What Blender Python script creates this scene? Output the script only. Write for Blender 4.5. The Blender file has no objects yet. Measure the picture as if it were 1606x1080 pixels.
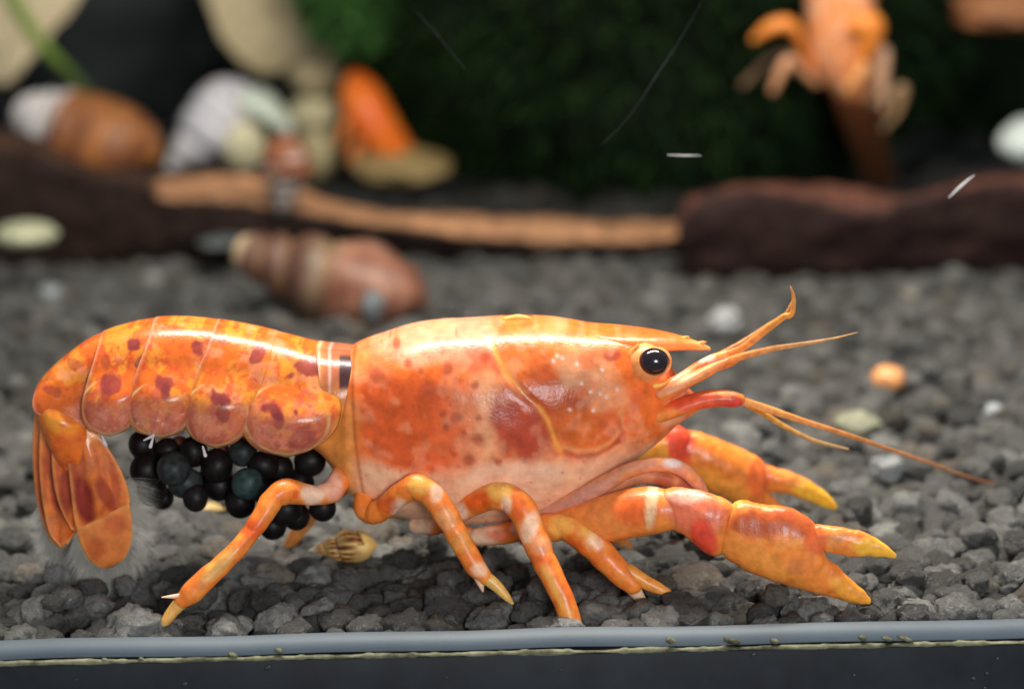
import bpy, bmesh, math, random
import numpy as np
from mathutils import Vector, Matrix, noise as mnoise

rng = np.random.default_rng(7)
random.seed(7)
SC = bpy.context.scene
COL = SC.collection
R = math.radians

# ------------------------------------------------------------------ camera
FPX = 4000.0                      # focal length in photograph pixels; 100 px = 1 unit on the animal's plane
PITCH, ROLL = R(14), R(1.2)
fwd = np.array([0, math.cos(PITCH), -math.sin(PITCH)])
rt0, up0 = np.array([1., 0, 0]), np.array([0, math.sin(PITCH), math.cos(PITCH)])
rt = math.cos(ROLL) * rt0 - math.sin(ROLL) * up0
up = math.sin(ROLL) * rt0 + math.cos(ROLL) * up0
CAM = -40.0 * fwd
cd = bpy.data.cameras.new('camera')
cam = bpy.data.objects.new('camera', cd)
COL.objects.link(cam)
cam.matrix_world = Matrix(((rt[0], up[0], -fwd[0], CAM[0]), (rt[1], up[1], -fwd[1], CAM[1]),
                           (rt[2], up[2], -fwd[2], CAM[2]), (0, 0, 0, 1)))
cd.sensor_fit = 'HORIZONTAL'
cd.sensor_width = 36
cd.lens = 36 * FPX / 1606
cd.clip_start, cd.clip_end = 0.5, 600
cd.dof.use_dof = True
cd.dof.focus_distance = 38.9
cd.dof.aperture_fstop = cd.lens * 1e-3 / 0.78
SC.camera = cam

# ------------------------------------------------------------------ light
w = bpy.data.worlds.new('World')
SC.world = w
w.use_nodes = True
bg = w.node_tree.nodes['Background']
bg.inputs[0].default_value = (0.86, 0.93, 1.0, 1)
bg.inputs[1].default_value = 0.21

def area_lamp(name, loc, aim, sx, sy, power, color):
    l = bpy.data.lights.new(name, 'AREA')
    l.shape = 'RECTANGLE'
    l.size, l.size_y = sx, sy
    l.energy = power
    l.color = color
    o = bpy.data.objects.new(name, l)
    COL.objects.link(o)
    o.location = loc
    o.rotation_euler = (Vector(aim) - Vector(loc)).to_track_quat('-Z', 'Y').to_euler()
    return o
# the lamp bar over the tank and an added front fill for the animal's flank
area_lamp('aquarium_lamp', (1.5, 6.0, 20), (2, 4, -4), 21, 1.3, 11000, (1.0, 0.94, 0.84))
area_lamp('front_fill', (14, -60, 15), (2, 0, -2), 16, 12, 17000, (0.95, 0.97, 1.0))
SC.view_settings.view_transform = 'Standard'
SC.view_settings.look = 'None'
SC.view_settings.exposure = 0.46
SC.view_settings.gamma = 1.0
SC.render.film_transparent = False
try:
    SC.cycles.max_bounces = 8
    SC.cycles.transparent_max_bounces = 16
except Exception:
    pass

# ------------------------------------------------------------------ helpers
def at(px, py, Y):
    d = fwd * FPX + rt * (px - 803.0) - up * (py - 540.0)
    return CAM + d * ((Y - CAM[1]) / d[1])

def at_many(px, py, Y):
    px, py, Y = np.broadcast_arrays(np.asarray(px, float), np.asarray(py, float), np.asarray(Y, float))
    d = fwd * FPX + (px - 803.0)[..., None] * rt - (py - 540.0)[..., None] * up
    return CAM + d * ((Y - CAM[1]) / d[..., 1])[..., None]

Z0 = at(803, 983, -2.6)[2]        # gravel level

def ground(px, py, z=None):
    d = fwd * FPX + rt * (px - 803.0) - up * (py - 540.0)
    return CAM + d * (((Z0 if z is None else z) - CAM[2]) / d[2])

def proj(P, yref=None):
    P = np.array(P, float)
    if yref is not None:
        P[:, 1] = yref
    v = P - CAM
    dz = v @ fwd
    return 803 + FPX * (v @ rt) / dz, 540 - FPX * (v @ up) / dz

def depth(p):
    return float((np.asarray(p) - CAM) @ fwd)

def tag(o, label=None, cat=None, group=None, kind=None):
    for k, v in (('label', label), ('category', cat), ('group', group), ('kind', kind)):
        if v:
            o[k] = v
    return o

def empty(name, loc, **kw):
    o = bpy.data.objects.new(name, None)
    COL.objects.link(o)
    o.location = loc
    o.empty_display_size = 0.2
    return tag(o, **kw)

def wloc(o):
    v = Vector((0, 0, 0))
    while o is not None:
        v += o.location
        o = o.parent
    return np.array(v)

def mesh(name, V, F, mat, color=None, smooth=True):
    me = bpy.data.meshes.new(name)
    V = np.asarray(V, np.float64)
    if isinstance(F, np.ndarray):
        nf, k = F.shape
        me.vertices.add(len(V)); me.vertices.foreach_set('co', V.astype(np.float32).ravel())
        me.loops.add(nf * k); me.loops.foreach_set('vertex_index', F.astype(np.int32).ravel())
        me.polygons.add(nf); me.polygons.foreach_set('loop_start', np.arange(0, nf * k, k, dtype=np.int32))
        try:
            me.polygons.foreach_set('loop_total', np.full(nf, k, dtype=np.int32))
        except Exception:
            pass
        me.update(calc_edges=True)
    else:
        me.from_pydata([tuple(v) for v in V], [], F)
    me.validate()
    if smooth:
        me.polygons.foreach_set('use_smooth', np.ones(len(me.polygons), bool))
    if color is not None:
        a = me.color_attributes.new('pigment', 'FLOAT_COLOR', 'POINT')
        c = np.ones((len(V), 4), np.float32)
        c[:, :3] = color
        a.data.foreach_set('color', c.ravel())
    if mat is not None:
        me.materials.append(mat)
    return me

def obj(name, V, F, mat, parent=None, color=None, smooth=True, solid=0.0, **kw):
    """link one mesh object; V in world units"""
    V = np.asarray(V, float)
    if color is not None and mat is not None and mat.name.startswith('crayfish'):
        color = np.asarray(color) * np.array([1.0, .87, .86])      # the whole animal leans to salmon
    if parent is not None:
        V = V - wloc(parent)
    o = bpy.data.objects.new(name, mesh(name, V, F, mat, color, smooth))
    COL.objects.link(o)
    o.parent = parent
    if solid:
        m = o.modifiers.new('thickness', 'SOLIDIFY')
        m.thickness, m.offset = solid, -1
    return tag(o, **kw)

def catmull(A, n):
    """resample rows of A to n rows with a Catmull-Rom spline"""
    A = np.asarray(A, float)
    d = np.linalg.norm(np.diff(A[:, :2], axis=0), axis=1) if A.shape[1] > 1 else np.ones(len(A) - 1)
    d = np.maximum(d, 1e-6) ** 0.5
    t = np.concatenate([[0], np.cumsum(d)])
    B = np.vstack([2 * A[0] - A[1], A, 2 * A[-1] - A[-2]])
    tt = np.concatenate([[t[0] - d[0]], t, [t[-1] + d[-1]]])
    s = np.linspace(0, t[-1], n)
    i = np.clip(np.searchsorted(t, s, side='right') - 1, 0, len(A) - 2) + 1
    t0, t1, t2, t3 = tt[i - 1][:, None], tt[i][:, None], tt[i + 1][:, None], tt[i + 2][:, None]
    p0, p1, p2, p3 = B[i - 1], B[i], B[i + 1], B[i + 2]
    s = s[:, None]
    a1 = (t1 - s) / (t1 - t0) * p0 + (s - t0) / (t1 - t0) * p1
    a2 = (t2 - s) / (t2 - t1) * p1 + (s - t1) / (t2 - t1) * p2
    a3 = (t3 - s) / (t3 - t2) * p2 + (s - t2) / (t3 - t2) * p3
    b1 = (t2 - s) / (t2 - t0) * a1 + (s - t0) / (t2 - t0) * a2
    b2 = (t3 - s) / (t3 - t1) * a2 + (s - t1) / (t3 - t1) * a3
    return (t2 - s) / (t2 - t1) * b1 + (s - t1) / (t2 - t1) * b2

def grid_faces(n, m, wrap=True, caps=True):
    i, j = np.meshgrid(np.arange(n - 1), np.arange(m if wrap else m - 1), indexing='ij')
    j2 = (j + 1) % m
    F = np.stack([i * m + j, i * m + j2, (i + 1) * m + j2, (i + 1) * m + j], -1).reshape(-1, 4)
    return F

def close_ends(V, F, n, m):
    """fans at both ends of a wrapped grid (quads with a doubled tip vertex avoided: triangles list)"""
    c0, c1 = V[:m].mean(0), V[(n - 1) * m:].mean(0)
    V = np.vstack([V, c0, c1])
    k = n * m
    L = [tuple(f) for f in F.tolist()]
    for j in range(m):
        j2 = (j + 1) % m
        L.append((k, j2, j))
        L.append((k + 1, (n - 1) * m + j, (n - 1) * m + j2))
    return V, L

def loft(st, n=60, m=32, e=1.0, cap=0.6):
    """solid through stations (top x, top y, bottom x, bottom y, Y centre, half width)"""
    S = catmull(st, n)
    S[:, 5] = np.maximum(S[:, 5], 0.004)
    T, B = at_many(S[:, 0], S[:, 1], S[:, 4]), at_many(S[:, 2], S[:, 3], S[:, 4])
    C, A = (T + B) / 2, (T - B) / 2
    hw = S[:, 5]
    if cap > 0:                        # rounded ends
        k = 5
        def endcap(c, a, h, tang):
            out = []
            r = min(float(np.linalg.norm(a)), float(h)) * cap
            for q in range(1, k + 1):
                f = q / k * math.pi / 2
                s = max(math.cos(f), 0.03)
                out.append((c + tang * r * math.sin(f), a * s, h * s))
            return out
        t0 = C[0] - C[1]; t0 /= np.linalg.norm(t0) + 1e-9
        t1 = C[-1] - C[-2]; t1 /= np.linalg.norm(t1) + 1e-9
        e0, e1 = endcap(C[0], A[0], hw[0], t0)[::-1], endcap(C[-1], A[-1], hw[-1], t1)
        C = np.vstack([[x[0] for x in e0], C, [x[0] for x in e1]])
        A = np.vstack([[x[1] for x in e0], A, [x[1] for x in e1]])
        hw = np.concatenate([[x[2] for x in e0], hw, [x[2] for x in e1]])
    n = len(C)
    th = np.linspace(0, 2 * math.pi, m, endpoint=False)
    cs, sn = np.cos(th), np.sin(th)
    cs = np.sign(cs) * np.abs(cs) ** e
    sn = np.sign(sn) * np.abs(sn) ** e
    V = C[:, None, :] + A[:, None, :] * cs[None, :, None]
    V[:, :, 1] += -hw[:, None] * sn[None, :]
    V = V.reshape(-1, 3)
    return close_ends(V, grid_faces(n, m), n, m)

def tube_world(P, r, n=40, m=14, cap=True):
    """round tube through world points with radii"""
    A = catmull(np.column_stack([P, r]), n)
    P, r = A[:, :3], np.maximum(A[:, 3], 0.002)
    T = np.gradient(P, axis=0)
    T /= np.linalg.norm(T, axis=1)[:, None] + 1e-12
    if cap:
        k = 4
        pre, post = [], []
        for q in range(1, k + 1):
            f = q / k * math.pi / 2
            s = max(math.cos(f), 0.04)
            pre.append((P[0] - T[0] * r[0] * math.sin(f), r[0] * s, T[0]))
            post.append((P[-1] + T[-1] * r[-1] * math.sin(f), r[-1] * s, T[-1]))
        pre = pre[::-1]
        P = np.vstack([[x[0] for x in pre], P, [x[0] for x in post]])
        r = np.concatenate([[x[1] for x in pre], r, [x[1] for x in post]])
        T = np.vstack([[x[2] for x in pre], T, [x[2] for x in post]])
    n = len(P)
    ref = np.array([0, 1, 0.02])
    U = np.cross(T, ref)
    U /= np.linalg.norm(U, axis=1)[:, None] + 1e-12
    W = np.cross(T, U)
    th = np.linspace(0, 2 * math.pi, m, endpoint=False)
    V = P[:, None] + r[:, None, None] * (U[:, None] * np.cos(th)[None, :, None] + W[:, None] * np.sin(th)[None, :, None])
    return close_ends(V.reshape(-1, 3), grid_faces(n, m), n, m)

def jointed(pts, joints, n=110, m=20, thin=.93):
    """limb through (px, py, Y, radius in px): straighter between its joints, pinched at each joint and swollen just before it"""
    P = np.array([at(a, b, c) for a, b, c, _ in pts])
    r = np.array([q[3] * depth(p) / FPX for q, p in zip(pts, P)]) * thin
    seg = np.concatenate([[0], np.cumsum(np.linalg.norm(np.diff(P, axis=0), axis=1))])
    A = catmull(np.column_stack([P, r]), n)
    q_ = np.concatenate([[0], np.cumsum(np.linalg.norm(np.diff(A[:, :3], axis=0), axis=1))])
    for c_ in range(3):
        A[:, c_] = .5 * A[:, c_] + .5 * np.interp(q_ / q_[-1], seg / seg[-1], P[:, c_])
    d = np.concatenate([[0], np.cumsum(np.linalg.norm(np.diff(A[:, :3], axis=0), axis=1))])
    for j in joints:
        sj = d[np.argmin(np.linalg.norm(A[:, :3] - P[j], axis=1))]
        w_ = r[j]
        A[:, 3] *= 1 - .07 * np.exp(-((d - sj) / (.35 * w_)) ** 2) + .05 * np.exp(-((d - sj + .9 * w_) / (.7 * w_)) ** 2) + .02 * np.exp(-((d - sj - .8 * w_) / (.6 * w_)) ** 2)
    return tube_world(A[:, :3], A[:, 3], n, m)

def tube(pts, n=40, m=14):
    """tube through (px, py, Y, radius in px)"""
    P = np.array([at(a, b, c) for a, b, c, _ in pts])
    r = np.array([q[3] * depth(p) / FPX for q, p in zip(pts, P)])
    return tube_world(P, r, n, m)

def ico(sub):
    bm = bmesh.new()
    bmesh.ops.create_icosphere(bm, subdivisions=sub, radius=1)
    V = np.array([v.co[:] for v in bm.verts])
    F = np.array([[v.index for v in f.verts] for f in bm.faces])
    bm.free()
    return V, F

# value noise for pigment
_H = rng.random((256, 256))
def vnoise(x, y):
    xi, yi = np.floor(x).astype(int), np.floor(y).astype(int)
    fx, fy = x - xi, y - yi
    fx, fy = fx * fx * (3 - 2 * fx), fy * fy * (3 - 2 * fy)
    g = lambda a, b: _H[a % 256, b % 256]
    return (g(xi, yi) * (1 - fx) + g(xi + 1, yi) * fx) * (1 - fy) + (g(xi, yi + 1) * (1 - fx) + g(xi + 1, yi + 1) * fx) * fy
def fbm(x, y, o=4):
    x, y = .88 * x - .47 * y, .47 * x + .88 * y
    s, a, t = 0, 0.5, 0
    for k in range(o):
        s = s + a * vnoise(x * 2 ** k + 17 * k, y * 2 ** k + 31 * k); t += a; a *= 0.55
        x, y = .8 * x - .6 * y, .6 * x + .8 * y          # turn each octave so that no lattice shows
    return s / t
def sstep(a, b, x):
    t = np.clip((x - a) / (b - a), 0, 1)
    return t * t * (3 - 2 * t)
def lerpc(C, col, wt):
    return C + (np.array(col) - C) * np.clip(wt, 0, 1)[:, None]
def blob(x, y, cx, cy, rx, ry, rot=0, soft=0.45, wob=0.5):
    c, s = math.cos(R(rot)), math.sin(R(rot))
    u, v = ((x - cx) * c + (y - cy) * s) / rx, (-(x - cx) * s + (y - cy) * c) / ry
    d = np.sqrt(u * u + v * v) + wob * (fbm(x / 22 + cx, y / 22 + cy, 3) - 0.5)
    return 1 - sstep(1 - soft, 1 + soft * 0.5, d)
def polydist(x, y, pts):
    d = np.full(x.shape, 1e9)
    for (ax, ay), (bx, by) in zip(pts[:-1], pts[1:]):
        vx, vy = bx - ax, by - ay
        t = np.clip(((x - ax) * vx + (y - ay) * vy) / (vx * vx + vy * vy), 0, 1)
        d = np.minimum(d, np.hypot(x - ax - t * vx, y - ay - t * vy))
    return d

# ------------------------------------------------------------------ materials
def new_mat(name):
    m = bpy.data.materials.new(name)
    m.use_nodes = True
    nt = m.node_tree
    return m, nt, nt.nodes['Principled BSDF']

def N(nt, t, **kw):
    n = nt.nodes.new(t)
    for k, v in kw.items():
        setattr(n, k, v)
    return n

def shell_mat(name, rough=0.3, sss=0.25, scale=6.0, var=0.25, bump=0.05, coat=0.3, alpha=1.0, trans=0.0, spec=0.5):
    m, nt, b = new_mat(name)
    L = nt.links.new
    at_ = N(nt, 'ShaderNodeAttribute', attribute_name='pigment')
    geo = N(nt, 'ShaderNodeNewGeometry')
    no = N(nt, 'ShaderNodeTexNoise'); no.inputs['Scale'].default_value = scale; no.inputs['Detail'].default_value = 5
    L(geo.outputs['Position'], no.inputs['Vector'])
    mr = N(nt, 'ShaderNodeMapRange'); mr.inputs['From Min'].default_value = 0.3; mr.inputs['From Max'].default_value = 0.7
    mr.inputs['To Min'].default_value = 1 - var; mr.inputs['To Max'].default_value = 1 + var
    L(no.outputs['Fac'], mr.inputs['Value'])
    vm = N(nt, 'ShaderNodeVectorMath', operation='SCALE')
    L(at_.outputs['Color'], vm.inputs[0]); L(mr.outputs['Result'], vm.inputs['Scale'])
    L(vm.outputs[0], b.inputs['Base Color'])
    b.inputs['Roughness'].default_value = rough
    b.inputs['Specular IOR Level'].default_value = spec
    b.inputs['Subsurface Weight'].default_value = sss
    b.inputs['Subsurface Radius'].default_value = (1.0, 0.35, 0.12)
    b.inputs['Subsurface Scale'].default_value = 0.10
    b.inputs['Coat Weight'].default_value = coat
    b.inputs['Coat Roughness'].default_value = 0.12
    b.inputs['Alpha'].default_value = alpha
    b.inputs['Transmission Weight'].default_value = trans
    n2 = N(nt, 'ShaderNodeTexNoise'); n2.inputs['Scale'].default_value = scale * 4; n2.inputs['Detail'].default_value = 4
    L(geo.outputs['Position'], n2.inputs['Vector'])
    bp = N(nt, 'ShaderNodeBump'); bp.inputs['Strength'].default_value = bump * 4; bp.inputs['Distance'].default_value = 0.05
    L(n2.outputs['Fac'], bp.inputs['Height'])
    L(bp.outputs['Normal'], b.inputs['Normal'])
    return m

M = {}
M['shell'] = shell_mat('crayfish_shell', 0.25, 0.45, 5, 0.18, 0.03, 0.03, spec=.25)
M['limb'] = shell_mat('crayfish_limb', 0.36, 0.45, 7, 0.2, 0.04, 0.1, spec=.35)
M['pleuron'] = shell_mat('crayfish_tail_shell', 0.25, 0.45, 6, 0.18, 0.025, 0.06, spec=.34)
M['thin'] = shell_mat('crayfish_thin_limb', 0.4, 0.3, 8, 0.2, 0.05, 0.0, alpha=0.72, spec=.3)
M['fringe'] = shell_mat('setae', 0.6, 0.0, 8, 0.1, 0.0, 0.0, alpha=0.085)
M['egg'] = shell_mat('egg_skin', 0.45, 0.0, 9, 0.6, 0.02, 0.0, spec=.2)
M['snail'] = shell_mat('snail_shell', 0.45, 0.1, 3, 0.3, 0.1, 0.05, spec=.35)
M['stone'] = shell_mat('pebble_stone', 0.45, 0.0, 4, 0.3, 0.3, 0.0)
M['leaf'] = shell_mat('dry_leaf', 0.6, 0.0, 3, 0.15, 0.2, 0.0)
M['wood'] = shell_mat('driftwood_bark', 0.75, 0.0, 2.2, 0.45, 0.3, 0.0, spec=0.2)
M['moss'] = shell_mat('moss', 0.8, 0.0, 2.2, 0.25, 0.0, 0.0, spec=0.15)
M['gel'] = shell_mat('soft_body', 0.4, 0.3, 3, 0.2, 0.05, 0.2)

def simple_mat(name, col, rough=0.5, spec=0.5, nscale=3.0, var=0.3, bump=0.2, col2=None, stretch=(1, 1, 1)):
    m, nt, b = new_mat(name)
    L = nt.links.new
    geo = N(nt, 'ShaderNodeNewGeometry')
    mp = N(nt, 'ShaderNodeMapping'); mp.inputs['Scale'].default_value = stretch
    L(geo.outputs['Position'], mp.inputs['Vector'])
    no = N(nt, 'ShaderNodeTexNoise'); no.inputs['Scale'].default_value = nscale; no.inputs['Detail'].default_value = 8
    no.inputs['Roughness'].default_value = 0.65
    L(mp.outputs['Vector'], no.inputs['Vector'])
    cr = N(nt, 'ShaderNodeValToRGB')
    c = np.array(col)
    c2 = np.array(col2) if col2 is not None else c * (1 + var)
    cr.color_ramp.elements[0].position = 0.32; cr.color_ramp.elements[0].color = (*(c * (1 - var)), 1)
    cr.color_ramp.elements[1].position = 0.68; cr.color_ramp.elements[1].color = (*c2, 1)
    L(no.outputs['Fac'], cr.inputs['Fac']); L(cr.outputs['Color'], b.inputs['Base Color'])
    b.inputs['Roughness'].default_value = rough
    b.inputs['Specular IOR Level'].default_value = spec
    bp = N(nt, 'ShaderNodeBump'); bp.inputs['Strength'].default_value = bump; bp.inputs['Distance'].default_value = 0.1
    L(no.outputs['Fac'], bp.inputs['Height']); L(bp.outputs['Normal'], b.inputs['Normal'])
    return m

M['wood_'] = simple_mat('driftwood', (0.10, 0.045, 0.026), 0.7, 0.25, 1.5, 0.5, 0.7, (0.30, 0.145, 0.07), (0.5, 2.2, 3.0))
M['redwood_'] = simple_mat('red_driftwood', (0.045, 0.018, 0.014), 0.7, 0.25, 1.3, 0.5, 0.7, (0.085, 0.034, 0.026), (0.5, 2.0, 3.0))
M['silicone'] = simple_mat('silicone', (0.078, 0.102, 0.125), 0.6, 0.5, 0.7, 0.12, 0.03)
M['base'] = simple_mat('black_trim', (0.009, 0.011, 0.015), 0.55, 0.14, 1.2, 0.3, 0.05)
M['algae'] = simple_mat('algae', (0.05, 0.05, 0.02), 0.8, 0.2, 2.5, 0.6, 0.3, (0.30, 0.29, 0.18))
M['soil'] = simple_mat('soil', (0.03, 0.027, 0.024), 0.9, 0.2, 4, 0.4, 0.4)
M['black'] = simple_mat('back_panel', (0.006, 0.007, 0.007), 0.8, 0.1, 1, 0.3, 0)
M['dark_rock'] = simple_mat('dark_rock', (0.012, 0.016, 0.015), 0.8, 0.1, 0.8, 0.5, 0.5, (0.03, 0.038, 0.035))
M['scratch'] = simple_mat('glass_scratch', (0.75, 0.72, 0.7), 0.4, 0.5, 5, 0.1, 0.0)
M['faint'] = simple_mat('faint_scratch', (0.035, 0.038, 0.04), 0.4, 0.5, 5, 0.1, 0.0)

def eye_mat():
    m, nt, b = new_mat('eye_black')
    b.inputs['Base Color'].default_value = (0.012, 0.006, 0.010, 1)
    b.inputs['Roughness'].default_value = 0.18
    b.inputs['Coat Weight'].default_value = 0.5
    return m
M['eye'] = eye_mat()

def clear_mat():
    m = bpy.data.materials.new('clear_glass')
    m.use_nodes = True
    nt = m.node_tree
    nt.nodes.remove(nt.nodes['Principled BSDF'])
    t = nt.nodes.new('ShaderNodeBsdfTransparent')
    t.inputs[0].default_value = (0.985, 0.99, 0.99, 1)
    nt.links.new(t.outputs[0], nt.nodes['Material Output'].inputs['Surface'])
    return m
M['clear'] = clear_mat()

def gravel_mat():
    m, nt, b = new_mat('lava_gravel')
    L = nt.links.new
    at_ = N(nt, 'ShaderNodeAttribute', attribute_name='pigment')
    oi = N(nt, 'ShaderNodeObjectInfo')
    geo = N(nt, 'ShaderNodeNewGeometry')
    no = N(nt, 'ShaderNodeTexNoise'); no.inputs['Scale'].default_value = 7; no.inputs['Detail'].default_value = 9; no.inputs['Roughness'].default_value = 0.72
    L(geo.outputs['Position'], no.inputs['Vector'])
    cr = N(nt, 'ShaderNodeValToRGB')
    e = cr.color_ramp.elements
    e[0].position, e[0].color = 0.33, (0.45, 0.42, 0.40, 1)
    e[1].position, e[1].color = 0.62, (1.25, 1.25, 1.22, 1)
    x = e.new(0.72); x.color = (2.3, 2.3, 2.3, 1)
    L(no.outputs['Fac'], cr.inputs['Fac'])
    mx = N(nt, 'ShaderNodeMix', data_type='RGBA', blend_type='MULTIPLY'); mx.inputs['Factor'].default_value = 1
    L(at_.outputs['Color'], mx.inputs['A']); L(cr.outputs['Color'], mx.inputs['B'])
    hv = N(nt, 'ShaderNodeHueSaturation')
    mr = N(nt, 'ShaderNodeMapRange'); mr.inputs['To Min'].default_value = 0.72; mr.inputs['To Max'].default_value = 1.3
    L(oi.outputs['Random'], mr.inputs['Value']); L(mr.outputs['Result'], hv.inputs['Value'])
    L(mx.outputs['Result'], hv.inputs['Color']); L(hv.outputs['Color'], b.inputs['Base Color'])
    rr = N(nt, 'ShaderNodeMapRange'); rr.inputs['From Min'].default_value = .35; rr.inputs['From Max'].default_value = .62; rr.inputs['To Min'].default_value = .62; rr.inputs['To Max'].default_value = .2
    L(no.outputs['Fac'], rr.inputs['Value']); L(rr.outputs['Result'], b.inputs['Roughness'])
    b.inputs['Specular IOR Level'].default_value = 0.6
    n2 = N(nt, 'ShaderNodeTexNoise'); n2.inputs['Scale'].default_value = 11; n2.inputs['Detail'].default_value = 8; n2.inputs['Roughness'].default_value = 0.7
    L(geo.outputs['Position'], n2.inputs['Vector'])
    bp = N(nt, 'ShaderNodeBump'); bp.inputs['Strength'].default_value = 1.0; bp.inputs['Distance'].default_value = 0.13
    L(n2.outputs['Fac'], bp.inputs['Height']); L(bp.outputs['Normal'], b.inputs['Normal'])
    return m
M['gravel'] = gravel_mat()

# ------------------------------------------------------------------ setting: tank
FRONT = -2.6
tank = empty('aquarium', (0, -3.0, Z0), kind='structure')
def box(name, x0, x1, y0, y1, z0, z1, mat, parent=None, bev=0.0, **kw):
    bm = bmesh.new()
    bmesh.ops.create_cube(bm, size=1)
    for v in bm.verts:
        v.co = Vector(((x0 + x1) / 2 + v.co.x * (x1 - x0), (y0 + y1) / 2 + v.co.y * (y1 - y0), (z0 + z1) / 2 + v.co.z * (z1 - z0)))
    if bev:
        bmesh.ops.bevel(bm, geom=bm.edges[:], offset=bev, segments=3, affect='EDGES')
    bm.verts.index_update()
    V = [v.co[:] for v in bm.verts]; F = [tuple(v.index for v in f.verts) for f in bm.faces]
    bm.free()
    return obj(name, V, F, mat, parent, **kw)

# silicone bead along the foot of the front glass
n, m = 160, 24
xs = np.linspace(-42, 42, n)
V = []
ztop = Z0 - 0.02
for x in xs:
    wv = 0.012 * math.sin(x * 1.7) + 0.02 * mnoise.noise((x * 0.6, 0, 3.3))
    for k in range(m):
        a = k / (m - 1) * math.pi
        V.append((x, -2.62 - 0.30 * math.sin(a * 0.5), ztop - 0.20 * (1 - math.cos(a * 0.5)) + wv))
V = np.array(V)
obj('silicone_seal', V, grid_faces(n, m, wrap=False), M['silicone'], tank)
ybase = -2.92
zb = ztop - 0.20
box('base_trim', -42, 42, ybase - 0.05, -2.4, zb - 4, zb - 0.05, M['base'], tank, bev=0.04)
# algae line: an uneven crust on the seam between silicone and trim
V, F = [], []
n = 900
xs = np.linspace(-14, 14, n)
m = 8
for i, x in enumerate(xs):
    h = 0.018 + 0.04 * max(0, mnoise.noise((x * 1.3, 1, 0)) + 0.35) + 0.03 * max(0, mnoise.noise((x * 6, 5, 0)))
    for k in range(m):
        a = k / m * 2 * math.pi
        V.append((x, ybase - 0.02 + 0.05 * math.cos(a), zb - 0.06 + h * math.sin(a) + 0.015 * mnoise.noise((x * 4, k * .7, 0))))
V, F = close_ends(np.array(V), grid_faces(n, m), n, m)
obj('algae_line', V, F, M['algae'], tank, kind='stuff')
iv, if_ = ico(2)
def rocky(sub, seed, amp=0.3, squash=(1, 1, 1), freq=1.3):
    v, f = ico(sub)
    out = []
    for p in v:
        p = Vector(p)
        d = 1 + amp * mnoise.noise(p * freq + Vector((seed * 3.7, seed * 1.3, seed * 7.1))) + amp * 0.5 * mnoise.noise(p * freq * 2.3 + Vector((seed, 9, 4))) \
            + amp * 0.36 * mnoise.noise(p * freq * 5 + Vector((seed, 2, 8)))
        out.append(p * d)
    return np.array([q[:] for q in out]) * np.array(squash), f
# bits of algae on the seam
for px, py, sx, sz in ((1053, 1004, 8, 5), (1148, 1005, 13, 5), (1215, 1005, 7, 4), (1353, 1000, 6, 4), (1392, 1001, 8, 3), (1420, 1001, 12, 3),
                       (437, 1020, 6, 4), (222, 1033, 5, 3), (365, 1026, 7, 3), (165, 1034, 5, 3)):
    v, f = rocky(2, px * .01, 0.35)
    c = at(px, py, ybase - 0.02)
    v = v * np.array([sx / 100, 0.05, sz / 100]) @ np.array([[0.96, 0, -0.28], [0, 1, 0], [0.28, 0, 0.96]]) + c
    obj('algae_fleck', v, f, M['algae'], tank)
# pale specks on the black trim
for px, py, r_ in ((1182, 1026, 5), (1340, 1058, 4), (1548, 1055, 4), (1565, 1032, 4), (1527, 1063, 5), (420, 1046, 7), (290, 1072, 6), (1545, 1078, 4), (700, 1062, 3), (880, 1050, 3), (120, 1065, 3)):
    v, f = rocky(1, px * .013, 0.4)
    c = at(px, py, ybase - 0.055)
    obj('dust_speck', v * np.array([r_ / 100, 0.012, r_ / 130]) + c, f, M['faint'], tank)
# front glass: a clear slab, with scratches cut in its outer face
box('glass_pane', -42, 42, -3.25, -3.05, zb - 4, 34, M['clear'], tank)
def scratch(pts, mat):
    P = np.array([at(x, y, -3.262) for x, y, _ in pts])
    r = np.array([q[2] * 0.0091 for q in pts])
    v, f = tube_world(P, r, 16, 6)
    obj('scratch', v, f, mat, tank)
scratch([(1047, 243, .4), (1072, 244, .9), (1099, 244, .3)], M['scratch'])
scratch([(1488, 310, .6), (1505, 294, 1.9), (1520, 281, 1.2), (1529, 274, .3)], M['scratch'])
scratch([(1100, 5, .2), (1062, 70, .4), (1030, 118, .8), (1000, 165, .35), (960, 212, .3), (942, 228, .2)], M['faint'])
scratch([(655, 20, .15), (690, 60, .3), (730, 110, .15)], M['faint'])
# black panel behind the tank
box('back_panel', -70, 70, 78, 79, Z0 - 2, 70, M['black'], kind='structure')

# ------------------------------------------------------------------ gravel
bed = empty('gravel_bed', (0, 10, Z0 - 0.4), kind='structure')
gx, gy = np.meshgrid(np.linspace(-48, 48, 49), np.concatenate([[FRONT - 0.02], np.linspace(-1, 77.5, 40)]), indexing='ij')
V = np.stack([gx, gy, np.full_like(gx, Z0 - 0.42)], -1).reshape(-1, 3)
obj('substrate', V, grid_faces(gx.shape[0], gx.shape[1], wrap=False), M['soil'], bed)

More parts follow.
